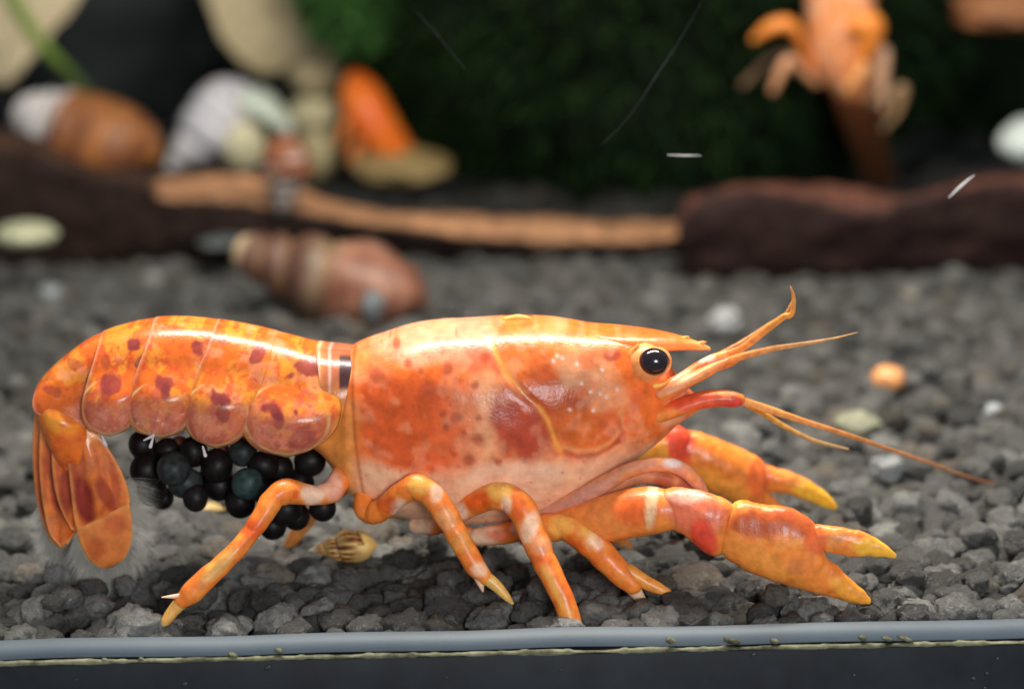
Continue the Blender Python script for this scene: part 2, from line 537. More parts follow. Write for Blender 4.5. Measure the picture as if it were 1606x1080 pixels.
def grain_color(n):
    t = rng.random(n)[:, None]
    base = np.array([0.060, 0.057, 0.053]) * (1 - t) + np.array([0.220, 0.216, 0.204]) * t
    warm = rng.random(n) < 0.06
    base[warm] *= np.array([1.15, 1.0, 0.85])
    pale = rng.random(n) < 0.03
    base[pale] = base[pale] * 1.8 + 0.03
    return base
pos = []
sp = 0.47
yy = FRONT + 0.30
row = 0
while yy < 30:
    half = 14.5 + 0.21 * (yy + 3) + (0 if yy < 3 else 1.0)
    xx = -half + (sp / 2 if row % 2 else 0)
    while xx < half:
        r_ = float(np.clip(rng.normal(0.295, 0.055), 0.17, 0.45))
        pos.append((xx + rng.uniform(-.16, .16), max(yy + rng.uniform(-.15, .15), FRONT + r_ * 0.95), rng.uniform(-.12, .10) - 0.20, r_))
        xx += sp
    yy += sp * 0.87
    row += 1
pos = np.array(pos)
# loose grains lying on top
extra = []
for k in range(330):
    y_ = rng.uniform(FRONT + .5, 20)
    h_ = 9 + .21 * (y_ + 3)
    extra.append((rng.uniform(-h_, h_), y_, rng.uniform(0.06, .18), rng.uniform(.15, .27)))
pos = np.vstack([pos, extra])
pos[:, 2] += Z0
# keep clear of the feet and of the small snail
keep = np.ones(len(pos), bool)
for q in [ground(535, 880), ]:
    keep &= ~((np.hypot(pos[:, 0] - q[0], pos[:, 1] - q[1]) < 0.5) & (pos[:, 2] > Z0 - 0.1))
pos = pos[keep]
# which show largest: near and inside the frame
qx, qy = proj(pos[:, :3])
inframe = (qx > -20) & (qx < 1626) & (qy < 1010)
score = pos[:, 3] / np.array([depth(p) for p in pos[:, :3]]) - (~inframe) * 10 - (pos[:, 1] > 9) * 5
# a rough test of what the animal hides
hid = (qx > 600) & (qx < 980) & (qy < 790) & (qy > 520) | (qx > 70) & (qx < 540) & (qy < 690) & (qy > 530)
score = score - hid * 5
order = np.argsort(-score)
first = order[:300]
rest = order[300:]
variants = []
for k in range(16):
    v, f = rocky(4, 11 + k * 1.7, 0.34, (1.06, 0.97, 0.84), 1.25)
    me = mesh('gravel_grain', v, f, M['gravel'], grain_color(1)[0] * np.ones((len(v), 1)))
    variants.append(me)
for i in first:
    o = bpy.data.objects.new('gravel_grain', random.choice(variants))
    COL.objects.link(o)
    o.parent = bed
    o.location = Vector(pos[i, :3]) - bed.location
    o.scale = (pos[i, 3],) * 3
    o.rotation_euler = (rng.uniform(-.5, .5), rng.uniform(-.5, .5), rng.uniform(0, 6.28))
# the rest: one part
protos = [rocky(3, 50 + k * 2.3, 0.33, (1.08, .95, .82), 1.15) for k in range(10)]
protos_lo = [rocky(2, 80 + k * 2.3, 0.35, (1.08, .95, .82), 1.1) for k in range(10)]
VV, FF, CC, off = [], [], [], 0
cols = grain_color(len(rest))
cols[pos[rest][:, 1] > 25] *= .35       # grains behind the driftwood are darker
for k, i in enumerate(rest):
    v, f = (protos if pos[i, 1] < 15 and score[i] > -3 else protos_lo)[rng.integers(10)]
    a, b_ = rng.uniform(0, 6.28), rng.uniform(-.5, .5)
    ca, sa, cb, sb = math.cos(a), math.sin(a), math.cos(b_), math.sin(b_)
    Rm = np.array([[ca, -sa, 0], [sa, ca, 0], [0, 0, 1]]) @ np.array([[1, 0, 0], [0, cb, -sb], [0, sb, cb]])
    VV.append((v * pos[i, 3]) @ Rm.T + pos[i, :3])
    FF.append(f + off); off += len(v)
    CC.append(np.repeat(cols[k][None], len(v), 0))
# coarse cover behind the driftwood
for k in range(1500):
    y_ = rng.uniform(29, 60)
    h_ = 14 + .21 * y_
    p = np.array([rng.uniform(-h_, h_), y_, Z0 - 0.2])
    v, f = protos_lo[rng.integers(10)]
    VV.append(v * rng.uniform(.35, .6) + p); FF.append(f + off); off += len(v)
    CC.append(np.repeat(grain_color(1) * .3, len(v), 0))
obj('gravel', np.vstack(VV), np.vstack(FF), M['gravel'], bed, color=np.vstack(CC), kind='stuff')
print('grains', len(pos), 'verts', off)

# stones that stand out of the gravel
def pebble(name, px, py, rx, rz, col, label, cat, Y=None, seed=1, mat='stone', lift=0.0, sy=None, group=None, amp=0.28, sub=4):
    """a lump whose foot is on the gravel; centre seen at px, py"""
    if Y is None:
        c = ground(px, py, Z0 + rz * 0.01 * 1.2 + lift)
    else:
        c = at(px, py, Y)
    s = depth(c) / FPX
    v, f = rocky(sub, seed, amp)
    v = v * np.array([rx * s, (sy or rx) * s, rz * s]) + c
    x, y = proj(v)
    C = np.ones((len(v), 3)) * np.array(col)
    C = C * (0.8 + 0.4 * fbm(x / 18, y / 18))[:, None]
    return obj(name, v, f, M[mat], color=C, label=label, category=cat, group=group) if False else tag(obj(name, v, f, M[mat], color=C), label, cat, group)
pebble('pebble', 1137, 504, 25, 22, (.34, .34, .335), 'round white pebble on the gravel just past the beak of the crayfish', 'pebble', seed=3)
pebble('pebble', 1345, 664, 34, 20, (.25, .245, .16), 'greenish tan stone on the gravel under the long antenna', 'pebble', seed=5, lift=-.05)
pebble('pebble', 1392, 735, 26, 22, (.22, .225, .22), 'pale grey rough stone where the antenna thins out', 'pebble', seed=8, lift=-.05)
pebble('pebble', 1560, 645, 16, 14, (.32, .335, .335), 'small bright white stone alone on the open gravel', 'pebble', seed=9)
pebble('pebble', 585, 480, 19, 26, (.15, .17, .175), 'blue grey upright stone leaning on the large brown snail shell', 'pebble', Y=16.2, seed=12)
pebble('food_pellet', 1392, 592, 27, 19, (.75, .33, .12), 'orange food pellet lying alone on the grey gravel', 'pellet', seed=14, mat='gel', amp=.12)
pebble('pebble', 40, 367, 48, 20, (.50, .50, .32), 'cream oval pebble in the shade under the dark driftwood', 'pebble', Y=21.5, seed=15, amp=.12)
pebble('pebble', 80, 457, 18, 10, (.30, .33, .33), 'small flat grey white pebble in front of the cream oval one', 'pebble', seed=16)
pebble('pebble', 350, 379, 40, 10, (.09, .10, .095), 'flat grey stone wedged behind the apex of the large brown snail shell', 'pebble', Y=22.9, seed=17)
pebble('wood_chip', 325, 796, 30, 8, (.55, .38, .14), 'small yellow wood chip on the gravel below the black eggs', 'wood chip', seed=19, sy=14)

# ------------------------------------------------------------------ driftwood
def wood(name, st, Yf, bark, lit_top, label, dy=2.6, n=320, amp=0.15, seed=0):
    """stations: px, bottom, front top, valley, ridge (rows in the picture); front face at Yf"""
    S = catmull(st, n)
    prof = []
    for x, yb, yf, yv, yr in S:
        jag = 5.0 * mnoise.noise((x * .03, seed, 0)) + 4.5 * mnoise.noise((x * .09, seed, 5)) + 0.8 * mnoise.noise((x * .2, seed, 9))
        jag *= 1 - .65 * float(sstep(430, 560, x)) * float(sstep(1120, 1060, x))
        P = [at(x, yb + 25, Yf + 0.9), at(x, yb, Yf + 0.5), at(x, (yb + yf) / 2, Yf + 0.12), at(x, yf + 5 + jag, Yf), at(x, yf + jag, Yf + 0.08),
             at(x, yf * .6 + yv * .4 + jag * .4, Yf + dy * .4), at(x, yv, Yf + dy), at(x, yr + 2, Yf + dy + .15), at(x, yr + .8 * jag, Yf + dy + .4), at(x, yr + 12, Yf + dy + 1.0), at(x, yb, Yf + dy + 1.4), at(x, yb + 25, Yf + dy)]
        ring = []
        m_ = len(P)
        for i in range(m_):
            a, b = P[i], P[(i + 1) % m_]
            for k in range(4):
                ring.append(a + (b - a) * k / 4)
        prof.append(ring)
    V = np.array(prof)
    n_, m_, _ = V.shape
    ii, jj = np.meshgrid(np.arange(n_), np.arange(m_), indexing='ij')
    face = sstep(15.5, 17.0, jj) * sstep(26.5, 25, jj) * (.12 + .88 * sstep(232, 262, S[:, 0]))[:, None]  # light put into the colour: tan upper face, near-black bark front
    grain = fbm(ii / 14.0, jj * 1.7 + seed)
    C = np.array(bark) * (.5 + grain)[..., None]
    C = C + (np.array(lit_top) * (.55 + .9 * grain)[..., None] - C) * face[..., None]
    C = np.vstack([C.reshape(-1, 3), C[0, :1], C[-1, :1]])
    V = V.reshape(-1, 3)
    D = np.array([mnoise.noise_vector(Vector((p[0] * .55, p[1] * 1.6, p[2] * 1.6)) + Vector((seed, 0, 0))) * amp + mnoise.noise_vector(Vector((p[0] * 1.5, p[1] * 4, p[2] * 5))) * amp * .5 for p in V])
    V, F = close_ends(V + D, grid_faces(n_, m_), n_, m_)
    return tag(obj(name, V, F, M['wood'], color=C), label, 'driftwood')
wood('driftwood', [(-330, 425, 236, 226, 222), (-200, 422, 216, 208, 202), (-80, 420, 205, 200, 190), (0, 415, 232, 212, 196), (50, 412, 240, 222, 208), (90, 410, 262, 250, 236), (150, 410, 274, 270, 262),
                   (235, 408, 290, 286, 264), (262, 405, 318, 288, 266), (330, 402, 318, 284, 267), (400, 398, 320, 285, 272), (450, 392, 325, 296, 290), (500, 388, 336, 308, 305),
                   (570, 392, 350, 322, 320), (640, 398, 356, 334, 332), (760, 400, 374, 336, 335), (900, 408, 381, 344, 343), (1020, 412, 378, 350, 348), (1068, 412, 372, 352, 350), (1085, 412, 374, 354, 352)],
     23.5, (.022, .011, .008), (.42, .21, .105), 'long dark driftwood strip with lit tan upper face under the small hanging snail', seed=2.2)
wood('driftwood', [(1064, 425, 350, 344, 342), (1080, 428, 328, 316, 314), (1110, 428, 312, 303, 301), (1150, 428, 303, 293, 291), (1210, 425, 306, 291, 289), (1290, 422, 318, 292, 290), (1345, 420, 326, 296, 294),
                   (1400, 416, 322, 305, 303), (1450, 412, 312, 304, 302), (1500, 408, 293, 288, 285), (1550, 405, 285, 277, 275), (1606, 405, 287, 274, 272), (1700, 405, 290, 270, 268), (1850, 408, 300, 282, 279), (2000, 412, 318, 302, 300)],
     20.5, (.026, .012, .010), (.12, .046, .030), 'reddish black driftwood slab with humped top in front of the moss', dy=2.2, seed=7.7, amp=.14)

# ------------------------------------------------------------------ snails
SNAIL_PROFILE = [(0, .03), (.03, .13), (.09, .24), (.18, .40), (.28, .55), (.40, .74), (.52, .92), (.64, 1.0), (.76, .98), (.87, .82), (.95, .52), (1.0, .12)]
def snail_mesh(prof=None, first=.50, ratio=.56, groove=.13, n=150, m=72):
    """spiral shell: apex at -X, mouth end at +X; whorls parted by a spiral suture"""
    P = catmull(prof or SNAIL_PROFILE, n)
    z, r = np.clip(P[:, 0], 0, 1), np.maximum(P[:, 1], .01)
    th = np.linspace(0, 2 * math.pi, m, endpoint=False)
    Z, TH = np.meshgrid(z, th, indexing='ij')
    Rr = np.repeat(r[:, None], m, 1)
    wc = np.log(np.maximum(Z, .012) / first) / math.log(ratio) + TH / (2 * math.pi)
    wc = np.where(wc < 0, -1e-3 + 0 * wc, wc)
    fr = wc - np.floor(wc)
    body = wc < 0
    shape = np.where(body, 1.0, 1 - groove + groove * 1.5 * np.sin(np.clip(fr, 0, 1) * math.pi) ** .7)
    shape = np.where(body, 1 - groove * .0 * Z, shape)
    Rr = Rr * shape
    V = np.stack([Z - .5 + .0 * TH, Rr * .5 * np.cos(TH), Rr * .5 * np.sin(TH)], -1)
    V[..., 0] += .05 * np.cos(TH) * sstep(.3, .8, Z)
    V, F = close_ends(V.reshape(-1, 3), grid_faces(n, m), n, m)
    ap = lambda q: np.concatenate([q.ravel(), [q[0, 0], q[-1, 0]]])
    return V, F, ap(np.where(body, 0.0, np.floor(wc) + 1)), ap(np.where(body, .5, fr)), ap(Z), ap(TH)

def snail(name, px, py, Y, length, width, ang, colf, label, roll=0.0, tilt=0.0, mat='snail', group='snails in the tank', **kw):
    """length, width in picture pixels; ang: direction of the mouth in the picture, degrees clockwise from the right"""
    c = at(px, py, Y)
    s = depth(c) / FPX
    V, F, wh, fr, z, th = snail_mesh(**kw)
    C = colf(wh, fr, z, th)
    wd = (V[:, 1].max() - V[:, 1].min())
    V = V * np.array([length * s, width * s / wd, width * s / wd])
    cr, sr = math.cos(R(roll)), math.sin(R(roll))
    V = V @ np.array([[1, 0, 0], [0, cr, -sr], [0, sr, cr]]).T
    X = Vector((math.cos(R(ang)) * math.cos(R(tilt)), math.sin(R(tilt)), -math.sin(R(ang)) * math.cos(R(tilt))))
    Yv = Vector((0, 1, 0)); Zv = X.cross(Yv).normalized(); Yv = Zv.cross(X).normalized()
    B = np.array([X[:], Yv[:], Zv[:]])
    return tag(obj(name, V @ B + c, F, M[mat], color=C), label, 'snail', group)

def col_brown(wh, fr, z, th):
    n_ = fbm(z * 7, th * 1.6)
    C = np.ones((len(z), 3)) * np.array([.17, .062, .036])
    C = lerpc(C, (.27, .125, .075), sstep(.4, .7, n_))
    C = lerpc(C, (.50, .44, .26), sstep(.44, .48, z + .05 * np.cos(th)) * sstep(.60, .53, z + .05 * np.cos(th)) * .85)
    C = lerpc(C, (.09, .045, .03), (wh > 0) * .85)
    C = lerpc(C, (.22, .12, .06), (wh > 0) * sstep(.3, .05, fr) * .7)
    return lerpc(C, (.55, .42, .26), sstep(.10, .03, z) * .7)
def col_rust(wh, fr, z, th):
    C = np.ones((len(z), 3)) * np.array([.34, .125, .035])
    C = lerpc(C, (.14, .05, .03), sstep(.45, .65, fbm(z * 14, th * .6)) * .8)
    return lerpc(C, (.62, .57, .54), sstep(.40, .33, z))
def col_pale(wh, fr, z, th):
    C = np.ones((len(z), 3)) * np.array([.60, .58, .60])
    return lerpc(C, (.50, .33, .22), sstep(.5, .7, fbm(z * 5, th * 1.2)) * .8)
def col_redgrey(wh, fr, z, th):
    C = np.ones((len(z), 3)) * np.array([.24, .08, .035])
    C = lerpc(C, (.20, .17, .15), sstep(.52, .45, z))
    C = lerpc(C, (.12, .06, .04), (wh > 0) * sstep(.8, .95, fr) * .8)
    return lerpc(C, (.62, .52, .45), sstep(.55, .7, fbm(z * 9, th * 1.5)) * .5)
def col_stripe(wh, fr, z, th):
    C = np.ones((len(z), 3)) * np.array([.80, .50, .16])
    st = 0.5 + 0.5 * np.sin(th * 15 + 2.0 * vnoise(th * 4, z * 6))
    near_suture = np.where(wh > 0, fr * .7, sstep(.46, .95, z))
    C = lerpc(C, (.16, .035, .012), sstep(.25, .5, st) * sstep(.85, .15, near_suture))
    C = lerpc(C, (.20, .06, .03), np.where(wh > 0, sstep(.90, .97, fr) + sstep(.08, .02, fr), 0) * .9)
    C = lerpc(C, (.60, .30, .10), sstep(.5, .7, fbm(z * 12, th * 3)) * .5)
    return lerpc(C, (.85, .78, .68), sstep(.16, .04, z) * .9)
snail('snail_shell', 510, 438, 18.3, 306, 160, 17, col_brown, 'large brown cone shaped snail shell with pale band on the gravel before the driftwood', roll=100, tilt=-14, groove=.22,
      prof=[(0, .16), (.02, .30), (.07, .42), (.15, .52), (.26, .64), (.38, .78), (.50, .92), (.62, 1.0), (.75, .99), (.86, .88), (.95, .60), (1.0, .15)])
snail('snail_shell', 447, 274, 23.6, 122, 86, 278, col_redgrey, 'small reddish snail with grey spire hanging point down on the driftwood', roll=30, tilt=10, groove=.30, first=.55, ratio=.6,
      prof=[(0, .14), (.04, .28), (.14, .44), (.28, .60), (.42, .76), (.55, .92), (.68, 1.0), (.80, .96), (.91, .72), (1.0, .16)])
snail('snail_shell', 130, 214, 28.5, 240, 150, 20, col_rust, 'rust coloured snail shell with white spire behind the highest end of driftwood', roll=60, tilt=-18, first=.42,
      prof=[(0, .16), (.03, .34), (.10, .50), (.2, .66), (.32, .82), (.45, .94), (.58, 1.0), (.72, .98), (.85, .84), (.95, .52), (1.0, .12)])
snail('snail_shell', 325, 205, 31.0, 180, 110, 318, col_pale, 'pale pinkish white snail shell behind the driftwood beside the rust one', roll=40, tilt=12)
sm = ground(537, 882)
snail('snail_shell', 536, 858, float(sm[1]) + .12, 108, 54, -6, col_stripe, 'tiny pointed snail shell with brown stripes on the gravel below the legs', roll=160, tilt=-8, first=.47, groove=.2,
      prof=[(0, .02), (.05, .11), (.15, .28), (.28, .50), (.40, .74), (.50, .90), (.60, 1.0), (.72, 1.0), (.85, .86), (.94, .56), (1.0, .12)])

# things in the dim back of the tank
def lump(name, pts, Y, col, label, cat, hw=1.0, mat='stone', e=1.0, seed=0, group=None, amp=.08):
    st = [(a, b, c, d, Y, hw_) for a, b, c, d, hw_ in pts]
    V, F = loft(st, 40, 28, e)
    D = np.array([mnoise.noise_vector(Vector(p * .8) + Vector((seed, 0, 0))) * amp for p in V])
    x, y = proj(V)
    C = np.ones((len(V), 3)) * np.array(col) * (0.75 + .5 * fbm(x / 25, y / 25))[:, None]
    return tag(obj(name, V + D, F, M[mat], color=C), label, cat, group)
lump('empty_shell', [(362, 155, 372, 188, .3), (380, 140, 386, 180, .9), (410, 142, 400, 182, 1.2), (440, 165, 425, 196, 1.1), (460, 195, 445, 210, .5)], 31.5, (.72, .80, .66), 'curved white green shell piece arching over the cream pebble', 'shell', seed=2, mat='snail')
pebble('pebble', 382, 232, 34, 40, (.72, .66, .42), 'cream pebble in the hollow below the arched white shell piece', 'pebble', Y=30.5, seed=21, amp=.15)
for x, y, rx, rz, sd, c, lb in ((492, 120, 42, 34, 23, (.36, .29, .16), 'dull tan pebble, topmost of the stack under the pale dry leaf'), (490, 178, 40, 30, 24, (.52, .46, .27), 'cream pebble, middle of the stack under the pale dry leaf'), (497, 235, 34, 48, 26, (.46, .38, .20), 'tall cream pebble, lowest of the stack behind the small hanging snail')):
    pebble('pebble', x, y, rx, rz, c, lb, 'pebble', Y=34, seed=sd, amp=.15)
pebble('pebble', 628, 262, 75, 26, (.36, .25, .10), 'flat ochre stone at the foot of the moss under the orange crayfish', 'pebble', Y=32.5, seed=28, amp=.2)
pebble('pebble', 1612, 222, 44, 36, (.75, .82, .76), 'white stone between the moss and the driftwood slab', 'pebble', Y=27, seed=29, amp=.15)
pebble('pebble', 1575, 15, 85, 34, (.42, .17, .07), 'orange brown lump high on the moss, cut off by the picture edge', 'pebble', Y=30, seed=31, amp=.2)
pebble('dark_rock', 215, 30, 190, 235, (.02, .027, .025), 'large dark grey rock in the gloom between the two pale dry leaves', 'rock', Y=50, seed=33, mat='stone', amp=.25)

def leaf(name, left, right, Y0_, Y1_, col, label, nl=40, mu=40, bulge=.5):
    Lp, Rp = catmull(left, nl), catmull(right, nl)
    u = np.linspace(0, 1, mu)
    x = Lp[:, None, 0] * (1 - u) + Rp[:, None, 0] * u
    y = Lp[:, None, 1] * (1 - u) + Rp[:, None, 1] * u
    t = np.linspace(0, 1, nl)[:, None]
    Y = Y0_ + (Y1_ - Y0_) * t - bulge * np.sin(u * math.pi)[None] + .06 * np.sin((u * 14 + t * 3) * math.pi)
    V = at_many(x, y, Y).reshape(-1, 3)
    px, py = proj(V)
    vein = np.exp(-(((u[None] - .5) * 30) ** 2) * np.ones((nl, 1))).ravel()
    side = (0.5 + 0.5 * np.sin((u[None] * 22 + t * 30))).ravel()
    C = np.ones((len(V), 3)) * np.array(col) * (0.85 + .3 * fbm(px / 30, py / 8))[:, None] * (1 - .25 * vein - .06 * side)[:, None]
    lf = tag(obj(name, V, grid_faces(nl, mu, wrap=False), M['leaf'], color=C, solid=.12), label, 'leaf', 'dry leaves at the back of the tank')
    return lf
leaf('dry_leaf', [(-90, -60), (-80, 40), (-40, 110), (5, 130)], [(150, -60), (112, 20), (72, 60), (10, 131)], 38, 34, (.82, .66, .40), 'pale tan dry leaf crossed by a green plant stem')
leaf('dry_leaf', [(305, -60), (330, 10), (352, 70), (410, 112)], [(520, -60), (540, 40), (520, 92), (412, 113)], 39, 35, (.80, .63, .36), 'broad beige dry leaf beside the dark green moss')
V, F = tube([(10, -20, 32, 12), (45, 40, 32, 11), (75, 80, 32, 10), (115, 122, 32.5, 10), (150, 170, 33, 9)], 40, 10)
x, y = proj(V)
C = lerpc(np.ones((len(V), 3)) * np.array([.20, .30, .04]), (.07, .12, .025), sstep(60, 130, y))
tag(obj('plant_stem', V, F, M['leaf'], color=C), 'thin green plant stem slanting down across the pale tan leaf', 'plant')

# moss
def moss(name, px, py, Y, rx, ry, rz, label, nblade=14000, seed=1, gain=1.0):
    c = at(px, py, Y)
    root = empty(name, (c[0], c[1], Z0))
    tag(root, label, 'moss', 'moss balls')
    rg = np.random.default_rng(seed)
    v, f = rocky(5, seed * 2.1, .10, (1, 1, 1), 1.8)
    core = v * np.array([rx, ry, rz]) * .97 + c
    obj('moss_core', core, f, M['moss'], root, color=np.ones((len(core), 3)) * np.array([.005, .011, .004]))
    d = rg.normal(size=(nblade, 3)); d /= np.linalg.norm(d, axis=1)[:, None]
    d[:, 1] = -np.abs(d[:, 1]) * 1.0
    bump_ = np.array([1 + .10 * mnoise.noise(Vector(q * 1.8) + Vector((seed * 2.1 * 3.7, seed * 2.1 * 1.3, seed * 2.1 * 7.1))) for q in d])
    p0 = d * bump_[:, None] * np.array([rx, ry, rz]) * .96 + c
    dirv = d + rg.normal(size=d.shape) * .55
    dirv /= np.linalg.norm(dirv, axis=1)[:, None]
    side = np.cross(dirv, rg.normal(size=d.shape)); side /= np.linalg.norm(side, axis=1)[:, None]
    ln = rg.uniform(.35, .95, nblade)[:, None]; wd = rg.uniform(.05, .10, nblade)[:, None]
    V = np.stack([p0 - side * wd, p0 + side * wd, p0 + dirv * ln * .6 + side * wd * .8, p0 + dirv * ln], 1).reshape(-1, 3)
    F = np.arange(nblade * 4).reshape(-1, 4)
    cc = np.array([.006, .016, .004]) * (1 - rg.random((nblade, 1))) + np.array([.015, .040, .008]) * rg.random((nblade, 1))
    obj('moss_strands', V, F, M['moss'], root, color=np.repeat(cc * gain, 4, 0), kind='stuff')
    return root
moss('moss_ball', 1020, -215, 37, 10.6, 9.5, 10.7, 'huge dark green moss ball with a crayfish clinging to it', 16000, 3)
moss('lit_moss_tuft', 560, -60, 33, 1.6, 1.6, 2.2, 'small added moss tuft, coloured bright green as if lit, between the beige leaf and the huge dark moss ball', 2500, 9, 5.0)  # added tuft; brighter strands stand in for lamp light on the moss edge
moss('moss_ball', 1690, 60, 47, 8.0, 7.0, 7.5, 'smaller moss ball by the white stone, mostly out of the picture', 7000, 5)

# ------------------------------------------------------------------ the crayfish
OR, PEACH, YEL, DARK, RUST, RED = (.89, .205, .035), (.94, .37, .13), (.95, .36, .05), (.30, .035, .03), (.62, .12, .03), (.80, .11, .045)
base = at(560, 900, 0)
cray = empty('crayfish', (base[0], 0, Z0))
tag(cray, 'large bright orange crayfish in sharp focus carrying black eggs under its tail', 'crayfish', 'crayfish in the tank')

GROOVE = [(770, 540), (782, 562), (800, 588), (822, 612), (842, 628), (858, 650), (872, 688), (880, 700)]
JAW = [(884, 694), (905, 702), (935, 703), (960, 692), (976, 672), (972, 648)]
def body_color(V):
    x, y = proj(V, -1.0)
    n1, n2 = fbm(x / 40, y / 40), fbm(x / 14 + 9, y / 14)
    C = np.ones((len(x), 3)) * np.array(OR)
    C = lerpc(C, PEACH, sstep(.42, .66, n1) * .75)
    C = lerpc(C, (.80, .15, .03), sstep(.52, .75, n2) * .55)
    # carapace
    C = lerpc(C, (.98, .62, .38), sstep(690, 745, y + 24 * (n1 - .5)) * (x > 545) * .9)
    C = lerpc(C, (.90, .50, .26), blob(x, y, 742, 650, 62, 78, 20) * .75)
    C = lerpc(C, (.95, .66, .46), blob(x, y, 808, 738, 80, 28) * .7)
    C = lerpc(C, (.92, .46, .30), blob(x, y, 690, 548, 110, 26, -4, wob=.8) * .7)  # pinkish patch along the back: lamp sheen painted in
    C = lerpc(C, (.76, .135, .03), blob(x, y, 656, 640, 100, 98, 0, soft=.14, wob=.12) * sstep(565, 610, y + 30 * (n1 - .5)) * sstep(775, 690, x + 70 * (n1 - .5) + .25 * (y - 640)) * .95)
    C = lerpc(C, (.78, .15, .04), blob(x, y, 700, 690, 60, 46, 0, wob=.9) * .5)
    C = lerpc(C, (.50, .075, .035), blob(x, y, 822, 655, 52, 66, -25, soft=.3, wob=.35) * .95)
    C = lerpc(C, (.62, .15, .08), blob(x, y, 740, 560, 52, 22, 12, wob=.8) * .7)
    C = lerpc(C, (.50, .085, .015), blob(x, y, 880, 612, 62, 42, 28, wob=.9) * .9)
    C = lerpc(C, (.66, .16, .03), blob(x, y, 905, 660, 52, 40, -10, wob=.8) * .8)
    C = lerpc(C, (.42, .085, .03), blob(x, y, 906, 628, 24, 12, 25) * .8)
    C = lerpc(C, (.60, .33, .17), blob(x, y, 910, 580, 46, 36, 10, wob=.8) * .8)
    C = lerpc(C, (.62, .17, .06), blob(x, y, 930, 566, 24, 16, 0) * .8)
    C = lerpc(C, (.36, .06, .04), blob(x, y, 962, 564, 16, 9, 0) * .85)
    C = lerpc(C, (.62, .15, .03), blob(x, y, 820, 555, 52, 16, 8, wob=.8) * .65)
    C = lerpc(C, (.88, .46, .24), blob(x, y, 955, 622, 36, 26, 0) * .55)
    C = lerpc(C, (.74, .16, .05), blob(x, y, 958, 668, 26, 26, -35) * .7)
    C = lerpc(C, (.45, .07, .04), blob(x, y, 972, 690, 14, 9, -30) * .8)
    C = lerpc(C, (.80, .17, .06), blob(x, y, 995, 640, 13, 34, 12) * .6)
    C = lerpc(C, (.88, .5, .26), blob(x, y, 1060, 668, 26, 20) * .6)
    C = lerpc(C, (.74, .22, .03), sstep(520, 504, y) * (x > 560) * (x < 1010) * .55)
    C = lerpc(C, (.40, .12, .02), blob(x, y, 885, 508, 40, 8, 3) * .8)
    C = lerpc(C, (.95, .45, .06), blob(x, y, 795, 503, 30, 6, 0) * .8)
    fr_ = vnoise(x / 7 + 30, y / 7)
    C = lerpc(C, (.52, .10, .04), sstep(.80, .92, fr_) * sstep(.5, .62, n2) * .55)
    C = lerpc(C, (.96, .50, .28), sstep(.50, .70, fbm(x / 20 + 70, y / 20, 2)) * .3)
    for a, b, r_ in ((715, 645, 10), (752, 646, 6), (750, 678, 12), (736, 711, 11), (640, 571, 8), (702, 575, 11), (672, 604, 16), (745, 598, 8), (782, 714, 7), (620, 550, 7), (590, 590, 14),
                     (695, 640, 6), (760, 560, 10), (712, 702, 6), (660, 580, 6), (728, 668, 5), (700, 660, 6)):
        C = lerpc(C, (.50, .10, .04), blob(x, y, a, b, r_, r_ * .9, 0, .6, .4) * .8)
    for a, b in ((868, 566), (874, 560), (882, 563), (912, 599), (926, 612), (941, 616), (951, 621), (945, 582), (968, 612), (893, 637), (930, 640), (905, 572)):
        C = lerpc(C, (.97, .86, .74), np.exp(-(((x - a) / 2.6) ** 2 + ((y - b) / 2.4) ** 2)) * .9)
    g = polydist(x, y, GROOVE)
    C = lerpc(C, (.97, .40, .08), np.exp(-(g / 4.2) ** 2) * np.where((y > 612) & (y < 628), .3, .95))
    g2 = polydist(x, y, [(a - 9, b + 6) for a, b in GROOVE])
    C = lerpc(C, (.42, .06, .03), np.exp(-(g2 / 4) ** 2) * .3)
    j = polydist(x, y, JAW)
    C = lerpc(C, (.92, .42, .16), np.exp(-(j / 4.5) ** 2) * .8)
    j2 = polydist(x, y, [(a, b + 9) for a, b in JAW])
    C = lerpc(C, (.50, .08, .05), np.exp(-(j2 / 4) ** 2) * .6)
    # waist and the pale rear rim of the carapace
    C = lerpc(C, (.93, .40, .08), (sstep(575, 545, x) * sstep(600, 660, y)) * .8)
    C = lerpc(C, (.48, .09, .02), np.exp(-((x - (552 + .05 * np.maximum(y - 600, 0) + .0035 * np.maximum(y - 640, 0) ** 1.6)) / 3) ** 2) * (y > 545) * .6)
    C = lerpc(C, (.30, .13, .10), sstep(547, 540, x) * sstep(650, 600, y) * .8)
    return C

ST = [(60, 640, 122, 702, 0, .42), (72, 606, 134, 684, 0, .55), (112, 570, 142, 674, 0, .66), (165, 533, 172, 664, 0, .78), (240, 514, 245, 660, 0, .88), (340, 518, 335, 668, 0, .92), (430, 539, 430, 680, 0, .92),
      (500, 554, 498, 700, 0, .88), (532, 558, 522, 728, 0, .86), (545, 553, 534, 748, 0, .95), (553, 545, 545, 764, 0, 1.05), (570, 536, 563, 778, 0, 1.13), (602, 526, 604, 795, 0, 1.25), (655, 511, 658, 806, 0, 1.36), (720, 504, 722, 812, 0, 1.42),
      (790, 500, 796, 808, 0, 1.40), (860, 501, 866, 793, 0, 1.31), (920, 509, 922, 768, 0, 1.17), (968, 516, 968, 735, 0, 1.0), (1005, 524, 1010, 705, 0, .80), (1030, 545, 1040, 682, 0, .62), (1055, 580, 1066, 660, 0, .44), (1076, 606, 1086, 648, 0, .28), (1090, 618, 1096, 642, 0, .16)]
V, F = loft([q[:5] + (q[5] * .97,) for q in ST], 460, 240, .82, .5)
x, y = proj(V, -1.0)
dn = np.zeros_like(V)
cen = np.stack([V[:, 0], np.zeros(len(V)), np.full(len(V), at(700, 660, 0)[2])], -1)
